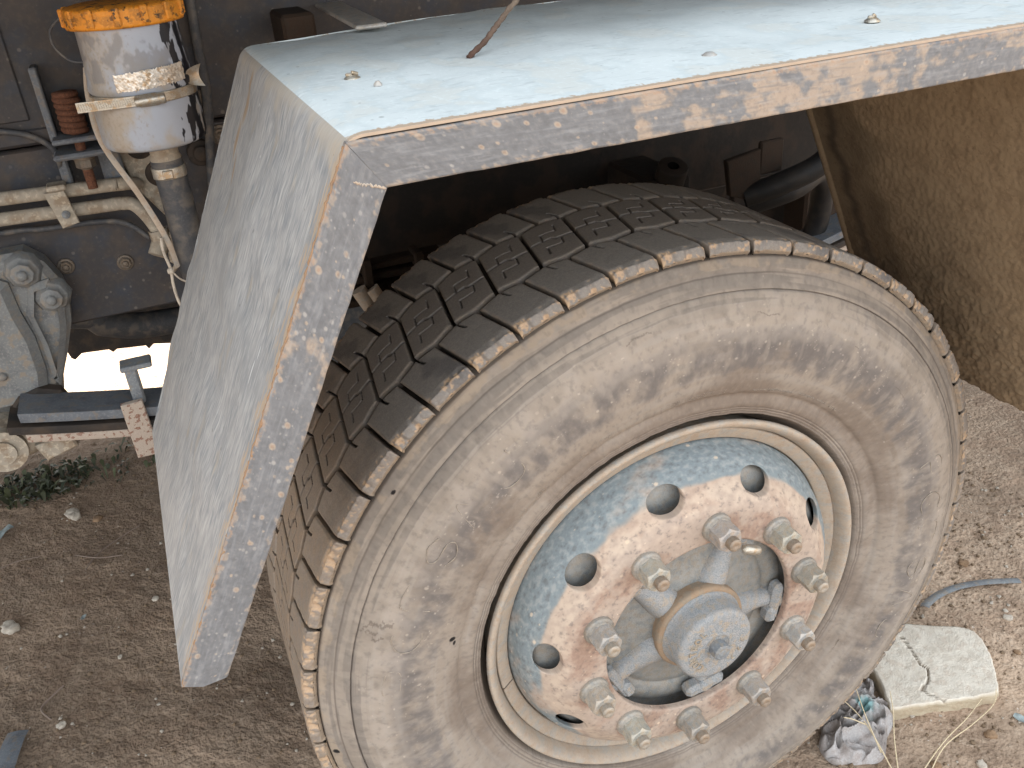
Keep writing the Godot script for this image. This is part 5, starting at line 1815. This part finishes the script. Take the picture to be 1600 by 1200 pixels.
func make_ground() -> void:
	hill.seed = 4
	hill.frequency = 1.6
	hill.fractal_octaves = 3
	grit.seed = 6
	grit.frequency = 24.0
	grit.fractal_octaves = 4
	var line := func(a: float, c: float, step: float) -> Array:
		var out := []
		var x := a
		while x < c:
			out.append(x)
			x += step
		var far := step
		var y := a
		while y > -400.0:
			far *= 1.35
			y -= far
			out.push_front(y)
		far = step
		while x < 400.0:
			out.append(x)
			far *= 1.35
			x += far
		return out
	var xs: Array = line.call(-1.75, 1.35, 0.0075)
	var zs: Array = line.call(-2.5, 0.25, 0.0085)
	var b := B.new()
	var nu := xs.size() - 1
	var nv := zs.size() - 1
	var tone := FastNoiseLite.new()
	tone.seed = 22
	tone.frequency = 1.3
	tone.fractal_octaves = 4
	var f := func(u: float, w: float):
		var x: float = xs[int(round(u * nu))]
		var z: float = zs[int(round(w * nv))]
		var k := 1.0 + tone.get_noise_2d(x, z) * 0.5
		# earth darkened under the truck on the left: shade put into the colour
		var under_shade := smoothstep(0.1, -0.5, x + 0.35) * smoothstep(0.35, -0.5, z + 0.35)
		k *= 0.58 * lerpf(1.0, 0.78, under_shade) * lerpf(1.0, 1.38, smoothstep(0.15, 0.5, x)) * lerpf(1.0, 3.5, smoothstep(-2.12, -2.3, z))  # right side lightened: daylight at the open edge put into the colour
		var pale := lerpf(1.0, 1.5, smoothstep(-2.12, -2.3, z))  # strip beyond the truck painted pale, as ground burnt out by sun
		return [Vector3(x, soil(x, z), z), Vector2(x, z) / 1.1, Color(k, k * lerpf(1.0, 0.97, under_shade) * sqrt(pale), k * lerpf(1.0, 0.94, under_shade) * pale)]
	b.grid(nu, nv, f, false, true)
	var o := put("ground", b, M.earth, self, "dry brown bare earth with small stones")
	tag(o, "dry brown bare earth with small stones under the truck", "", "", "structure")


func stone_mesh(seed_: int, size: Vector3, lump := 0.35, seg := 14) -> ArrayMesh:
	var n := FastNoiseLite.new()
	n.seed = seed_
	n.frequency = 0.9
	n.fractal_octaves = 3
	var b := B.new()
	var f := func(u: float, w: float):
		var a := u * TAU
		var e := PI * (w - 0.5)
		var d := Vector3(cos(a) * cos(e), sin(e), -sin(a) * cos(e))
		var q := d * (1.0 + n.get_noise_3dv(d * 1.3) * lump * 2.0)
		q = q.clamp(Vector3(-0.86, -0.8, -0.9), Vector3(0.9, 0.78, 0.84))
		return [q * size, Vector2(u, w)]
	b.grid(seg, seg / 2 + 2, f, true)
	return b.mesh()


func thing_mesh(called: String, m: Mesh, mt: Material, at: Vector3, label: String, category: String, turn := 0.0, group := "") -> MeshInstance3D:
	var o := put(called, m, mt, self)
	o.position = at
	o.rotation.y = turn
	tag(o, label, category, group)
	return o


func make_litter() -> void:
	# broken slab that chocks the wheel
	var top := [Vector2(0.468, -0.060), Vector2(0.497, -0.122), Vector2(0.515, -0.185), Vector2(0.56, -0.222), Vector2(0.615, -0.226), Vector2(0.645, -0.212), Vector2(0.690, -0.182), Vector2(0.735, -0.156), Vector2(0.748, -0.138), Vector2(0.745, -0.112), Vector2(0.728, -0.078), Vector2(0.707, -0.048), Vector2(0.684, -0.020), Vector2(0.668, -0.004), Vector2(0.640, -0.010), Vector2(0.585, -0.024), Vector2(0.53, -0.042)]
	var slab := B.new()
	var n := FastNoiseLite.new()
	n.seed = 44
	n.frequency = 14.0
	n.fractal_octaves = 4
	var dense := []
	for i in top.size():
		var a: Vector2 = top[i]
		var c: Vector2 = top[(i + 1) % top.size()]
		for k in 8:
			var q := a.lerp(c, k / 8.0)
			dense.append(q + Vector2(n.get_noise_2d(q.x * 6, q.y * 6), n.get_noise_2d(q.x * 6 + 9, q.y * 6)) * 0.0022)
	var mid := Vector2(0.615, -0.11)
	var nd := dense.size()
	var crack := [Vector2(0.612, -0.190), Vector2(0.604, -0.158), Vector2(0.592, -0.118), Vector2(0.597, -0.104), Vector2(0.576, -0.080), Vector2(0.548, -0.070), Vector2(0.552, -0.056), Vector2(0.57, -0.026)]
	var fs := func(u: float, w: float):
		var q: Vector2 = dense[int(round(u * nd)) % nd]
		var iw := int(round(w * 44))
		var y := 0.0
		if iw < 6:
			y = lerpf(-0.033, -0.002, iw / 6.0)
			q += (q - mid).normalized() * n.get_noise_3d(q.x * 2, q.y * 2, y * 8) * 0.003
		else:
			var t := (iw - 6) / 38.0
			q = (q - (q - mid).normalized() * 0.002).lerp(mid, t)
			y = n.get_noise_2d(q.x * 0.5, q.y * 0.5) * 0.0024 + n.get_noise_2d(q.x * 4, q.y * 4) * 0.0008
			if seg_dist(q, crack) < 0.0015:
				y -= 0.006
		var c := Color.WHITE if iw > 5 else Color(0.70, 0.64, 0.54)
		if iw > 5 and y < -0.004:
			c = Color(0.5, 0.45, 0.4)
		return [Vector3(q.x, -0.4705 + y, q.y), q, c]
	slab.grid(nd, 44, fs, true, true)
	var so := put("stone_slab", slab, M.slab, self)
	tag(so, "pale broken stone slab with a crack lying beside the foot of the tyre", "stone")
	# rag
	var rag := B.new()
	var c1 := FastNoiseLite.new()
	c1.seed = 61
	c1.frequency = 15.0
	c1.fractal_octaves = 3
	c1.noise_type = FastNoiseLite.TYPE_SIMPLEX
	var c2 := FastNoiseLite.new()
	c2.seed = 66
	c2.frequency = 19.0
	c2.fractal_octaves = 1
	c2.noise_type = FastNoiseLite.TYPE_SIMPLEX_SMOOTH
	var cloth_tint := Color(1, 1, 1)
	var fr := func(u: float, w: float):
		var a := u * TAU
		var dirv := Vector2(cos(a), sin(a))
		var rad := 1.0 + c2.get_noise_2d(dirv.x * 0.06, dirv.y * 0.06) * 0.35
		var q := Vector2(dirv.x * 0.092, dirv.y * 0.055) * rad * w
		q = q.rotated(-0.62)
		var warp := Vector2(c2.get_noise_2d(q.x, q.y + 3.0), c2.get_noise_2d(q.x + 5.0, q.y)) * 0.022
		var f1 := 1.0 - absf(c2.get_noise_2d((q.x + warp.x) * 0.9, (q.y + warp.y) * 1.7)) * 1.6
		var f2 := c2.get_noise_2d((q.x + warp.y) * 2.6 + 2.0, (q.y + warp.x) * 2.6)
		var dome := sqrt(maxf(0.0, 1.0 - pow(w, 4.0)))
		var y := dome * (0.020 + 0.026 * f1 + 0.005 * f2)
		var c := cloth_tint.lerp(Color(0.45, 0.95, 1.05), 0.9 * smoothstep(0.026, 0.006, (q - Vector2(0.018, 0.004)).length() + f2 * 0.008))
		c = c.lerp(Color(0.6, 0.56, 0.53), 0.7 * smoothstep(0.05, 0.4, c2.get_noise_2d(q.x * 1.2 + 9.0, q.y * 1.2)))
		return [Vector3(0.412 + q.x, GROUND + y - 0.004, -0.088 + q.y), q, c]
	rag.grid(160, 70, fr, true, true)
	var ro := put("rag", rag, M.rag_cloth, self)
	tag(ro, "crumpled grey cloth rag with turquoise patches beside the tyre and slab", "rag")
	# dry stalks
	var stalks := [
		["forked dry straw stalk standing before the rag, lower left of the slab", [[Vector3(0.385, -0.495, 0.055), Vector3(0.398, -0.468, -0.030), Vector3(0.396, -0.455, -0.070), Vector3(0.383, -0.440, -0.100)], [Vector3(0.397, -0.462, -0.048), Vector3(0.377, -0.452, -0.062), Vector3(0.362, -0.445, -0.066)], [Vector3(0.392, -0.480, 0.0), Vector3(0.405, -0.452, -0.06), Vector3(0.424, -0.425, -0.12)]]],
		["thin single straw leaning on the left corner of the slab", [[Vector3(0.392, -0.494, 0.045), Vector3(0.430, -0.478, -0.010), Vector3(0.460, -0.462, -0.048), Vector3(0.478, -0.448, -0.078)]]],
		["long twin straw bowed along the front edge of the slab", [[Vector3(0.395, -0.492, 0.070), Vector3(0.470, -0.487, 0.040), Vector3(0.520, -0.482, 0.024), Vector3(0.575, -0.474, 0.012), Vector3(0.625, -0.466, -0.004)], [Vector3(0.42, -0.492, 0.075), Vector3(0.500, -0.488, 0.034), Vector3(0.58, -0.482, 0.022), Vector3(0.640, -0.474, 0.010), Vector3(0.660, -0.460, -0.006)]]]]
	for s in stalks:
		var b := B.new()
		for line in s[1]:
			var pts := curve(line, 6)
			var rad := []
			for i in pts.size():
				rad.append(lerpf(0.0013, 0.0007, float(i) / pts.size()))
			b.tube(pts, rad, 6)
		tag(put("straw_stalk", b, M.straw, self), s[0], "straw", "dry straw stalks by the slab")
	# plastic strips
	var strip := func(line: Array, wide: float, m: Material, label: String, tilt := 0.0):
		var pts := curve(line, 6)
		var b := B.new()
		var f := func(u: float, w: float):
			var k := int(round(u * (pts.size() - 1)))
			var d: Vector3 = pts[mini(k + 1, pts.size() - 1)] - pts[maxi(k - 1, 0)]
			var side := Vector3(-d.z, 0, d.x).normalized()
			return [pts[k] + side * (w - 0.5) * wide + Vector3(0, 0.003 * sin(w * PI) + tilt * (w - 0.5) * wide, 0), Vector2(u, w)]
		b.grid(pts.size() - 1, 5, f)
		tag(put("plastic_strip", b, m, self), label, "strip")
	strip.call([Vector3(0.722, -0.482, -0.236), Vector3(0.742, -0.493, -0.250), Vector3(0.785, -0.496, -0.262), Vector3(0.835, -0.495, -0.262), Vector3(0.885, -0.495, -0.252), Vector3(0.925, -0.497, -0.240), Vector3(0.975, -0.501, -0.222)], 0.018, M.blue_grey_metal, "flat blue-grey strip half buried in the earth behind the slab", 0.08)
	strip.call([Vector3(-1.050, -0.492, -0.765), Vector3(-1.058, -0.488, -0.73), Vector3(-1.070, -0.490, -0.67), Vector3(-1.08, -0.49, -0.60)], 0.040, M.blue_grey_dark, "dark grey-blue strip on the earth at the bottom left corner")
	# single stones and scraps one can point to
	var r := RandomNumberGenerator.new()
	r.seed = 90
	var singles := [
		[-0.963, -1.508, 0.026, "pale grey flat stone below the weeds", M.pebble],
		[-1.091, -1.104, 0.026, "rounded pale stone at the left edge of the bare earth", M.pebble],
		[-0.974, -0.754, 0.011, "small whitish pebble above the dark strip", M.pebble],
		[-0.777, -1.055, 0.009, "small pale pebble left of the mudguard's front leaf", M.pebble],
		[-0.905, -1.47, 0.015, "brownish pebble right of the pale flat stone", M.pebble_brown],
		[-0.70, -0.86, 0.007, "tiny grey pebble in the open earth before the mudguard foot", M.pebble],
		[-0.86, -0.90, 0.007, "tiny pale pebble between the curved twig and the mudguard", M.pebble],
		[0.541, 0.082, 0.010, "white pebble at the lower right edge before the slab", M.pebble],
		[0.60, 0.045, 0.012, "brown clod before the right end of the slab", M.pebble_brown],
		[0.47, 0.050, 0.010, "brown clod between the straws and the slab", M.pebble_brown],
		[0.86, -0.15, 0.011, "round grey pebble right of the slab near the blue strip", M.pebble],
		[0.875, -0.17, 0.006, "tiny pale pebble next to the round grey one", M.pebble],
		[0.80, -0.075, 0.008, "small pebble right of the slab corner", M.pebble_brown],
		[0.92, -0.32, 0.012, "dark clod beyond the blue strip", M.pebble_brown]]
	for i in singles.size():
		var s: Array = singles[i]
		var k: float = s[2]
		thing_mesh("pebble", stone_mesh(500 + i, Vector3(k, k * 0.55, k * lerpf(0.65, 0.95, r.randf()))), s[4], Vector3(s[0], soil(s[0], s[1]) + k * 0.2, s[1]), s[3], "stone", r.randf() * TAU)
	var scraps := [[-1.139, -1.507, 0.03, "pale blue scrap of plastic at the left edge by the weeds", M.blue_scrap], [0.673, 0.044, 0.012, "tiny blue scrap at the right edge before the slab", M.blue_scrap], [-0.935, -1.066, 0.008, "tiny blue speck of plastic on the open earth", M.blue_scrap]]
	for s in scraps:
		var b := B.new()
		var k: float = s[2]
		var f := func(u: float, w: float):
			return [Vector3((u - 0.5) * 2 * k, sin(u * 5.0 + w * 3.0) * k * 0.16 + k * 0.15, (w - 0.5) * 1.4 * k * (0.6 + 0.4 * u)), Vector2(u, w)]
		b.grid(8, 6, f, false, true)
		thing_mesh("plastic_scrap", b.mesh(), s[4], Vector3(s[0], soil(s[0], s[1]) + 0.004, s[1]), s[3], "scrap", r.randf() * TAU)
	# twigs
	var twigs := [
		["thin forked dry twig lying on the earth left of the mudguard", [[Vector3(-0.93, 0, -1.24), Vector3(-0.905, 0, -1.29), Vector3(-0.86, 0, -1.34), Vector3(-0.80, 0, -1.378)], [Vector3(-0.955, 0, -1.315), Vector3(-0.90, 0, -1.275), Vector3(-0.845, 0, -1.262)]], 0.0015],
		["curved pale twig above the dark strip", [[Vector3(-0.972, 0, -0.865), Vector3(-1.004, 0, -0.835), Vector3(-1.012, 0, -0.81), Vector3(-0.992, 0, -0.775)]], 0.0018],
		["straight dry stem at the left edge of the earth", [[Vector3(-1.16, 0, -1.33), Vector3(-1.10, 0, -1.36), Vector3(-1.04, 0, -1.36)]], 0.0012]]
	for s in twigs:
		var b := B.new()
		for line in s[1]:
			var l2 := []
			for q in line:
				l2.append(Vector3(q.x, soil(q.x, q.z) + 0.007, q.z))
			b.tube(curve(l2, 5), s[2], 6)
		tag(put("twig", b, M.wood_twig, self), s[0], "twig")
	make_weeds()
	make_gravel()
	# twisted twig-like cord that comes down on the mudguard
	var cord := B.new()
	var line := curve([Vector3(-0.2185, 0.7475, -0.102), Vector3(-0.212, 0.7515, -0.105), Vector3(-0.196, 0.758, -0.115), Vector3(-0.184, 0.766, -0.122), Vector3(-0.176, 0.772, -0.125), Vector3(-0.163, 0.783, -0.128), Vector3(-0.150, 0.795, -0.13), Vector3(-0.125, 0.83, -0.15), Vector3(-0.10, 0.90, -0.2), Vector3(-0.09, 1.0, -0.25)], 6)
	var rad := []
	for i in line.size():
		rad.append(0.0028 + 0.0004 * sin(i * 1.7))
	cord.tube(line, rad, 10)
	for i in cord.v.size():
		var k := clampf((cord.v[i].y - 0.748) / 0.04, 0, 1)
		cord.col[i] = lin(150, 120, 112).lerp(lin(196, 188, 182), k)
	tag(put("bent_wire", cord, M.cord, self), "bent grey-brown wire coming down onto the mudguard top", "wire")


func make_weeds() -> void:
	var r := RandomNumberGenerator.new()
	r.seed = 5
	for patch in [[-1.06, -1.70, 0.11, 300, "dark green low weed patch at the left edge under the spring eye"], [-0.86, -1.72, 0.14, 90, "thin green weeds under the leaf spring clip"]]:
		var b := B.new()
		for i in patch[3]:
			var a := r.randf() * TAU
			var d: float = sqrt(r.randf()) * patch[2]
			var x: float = patch[0] + cos(a) * d * 1.25
			var z: float = patch[1] + sin(a) * d * 0.8
			var y := soil(x, z)
			var h := lerpf(0.012, 0.05, r.randf() * r.randf())
			var t := r.randf() * TAU
			var lean := Vector3(cos(t), 0, sin(t)) * h * lerpf(0.3, 1.2, r.randf())
			var w := Vector3(-sin(t), 0, cos(t)) * lerpf(0.003, 0.008, r.randf())
			var g := lin(70, 74, 46).lerp(lin(40, 46, 30), r.randf())
			b.tint = g
			var o := b.v.size()
			var base := Vector3(x, y, z)
			b.p(base - w * 0.3)
			b.p(base + w * 0.3)
			b.p(base + lean * 0.6 + Vector3(0, h * 0.8, 0) + w)
			b.p(base + lean * 0.6 + Vector3(0, h * 0.8, 0) - w)
			b.p(base + lean * 1.3 + Vector3(0, h * 0.85, 0))
			b.q(o, o + 1, o + 2, o + 3)
			b.t(o + 3, o + 2, o + 4)
		tag(put("weeds", b, M.leaf, self), patch[4], "weeds", "", "stuff")


func make_gravel() -> void:
	var r := RandomNumberGenerator.new()
	r.seed = 17
	for kind in 2:
		var mm := MultiMesh.new()
		mm.transform_format = MultiMesh.TRANSFORM_3D
		mm.mesh = stone_mesh(700 + kind, Vector3.ONE, 0.4, 10)
		mm.instance_count = [5200, 900][kind]
		for i in mm.instance_count:
			var x: float
			var z: float
			if r.randf() < 0.5:
				x = lerpf(0.3, 1.25, r.randf())
				z = lerpf(-0.8, 0.2, r.randf())
			else:
				x = lerpf(-1.5, -0.3, r.randf())
				z = lerpf(-2.2, -0.3, r.randf())
			var k := lerpf(0.0012, [0.0050, 0.0050][kind], pow(r.randf(), 3.0))
			var bs := Basis(Vector3(r.randfn(), r.randfn(), r.randfn()).normalized(), r.randf() * TAU).scaled(Vector3(k, k * lerpf(0.5, 0.9, r.randf()), k))
			mm.set_instance_transform(i, Transform3D(bs, Vector3(x, soil(x, z) + k * 0.25, z)))
		var o := MultiMeshInstance3D.new()
		o.name = "gravel" if kind == 0 else "gravel_001"
		o.multimesh = mm
		o.material_override = M.crumb if kind == 0 else M.pebble
		add_child(o, true)
		tag(o, ["brown crumbs of earth scattered over the ground", "tiny pale stones scattered over the ground"][kind], "gravel", "", "stuff")
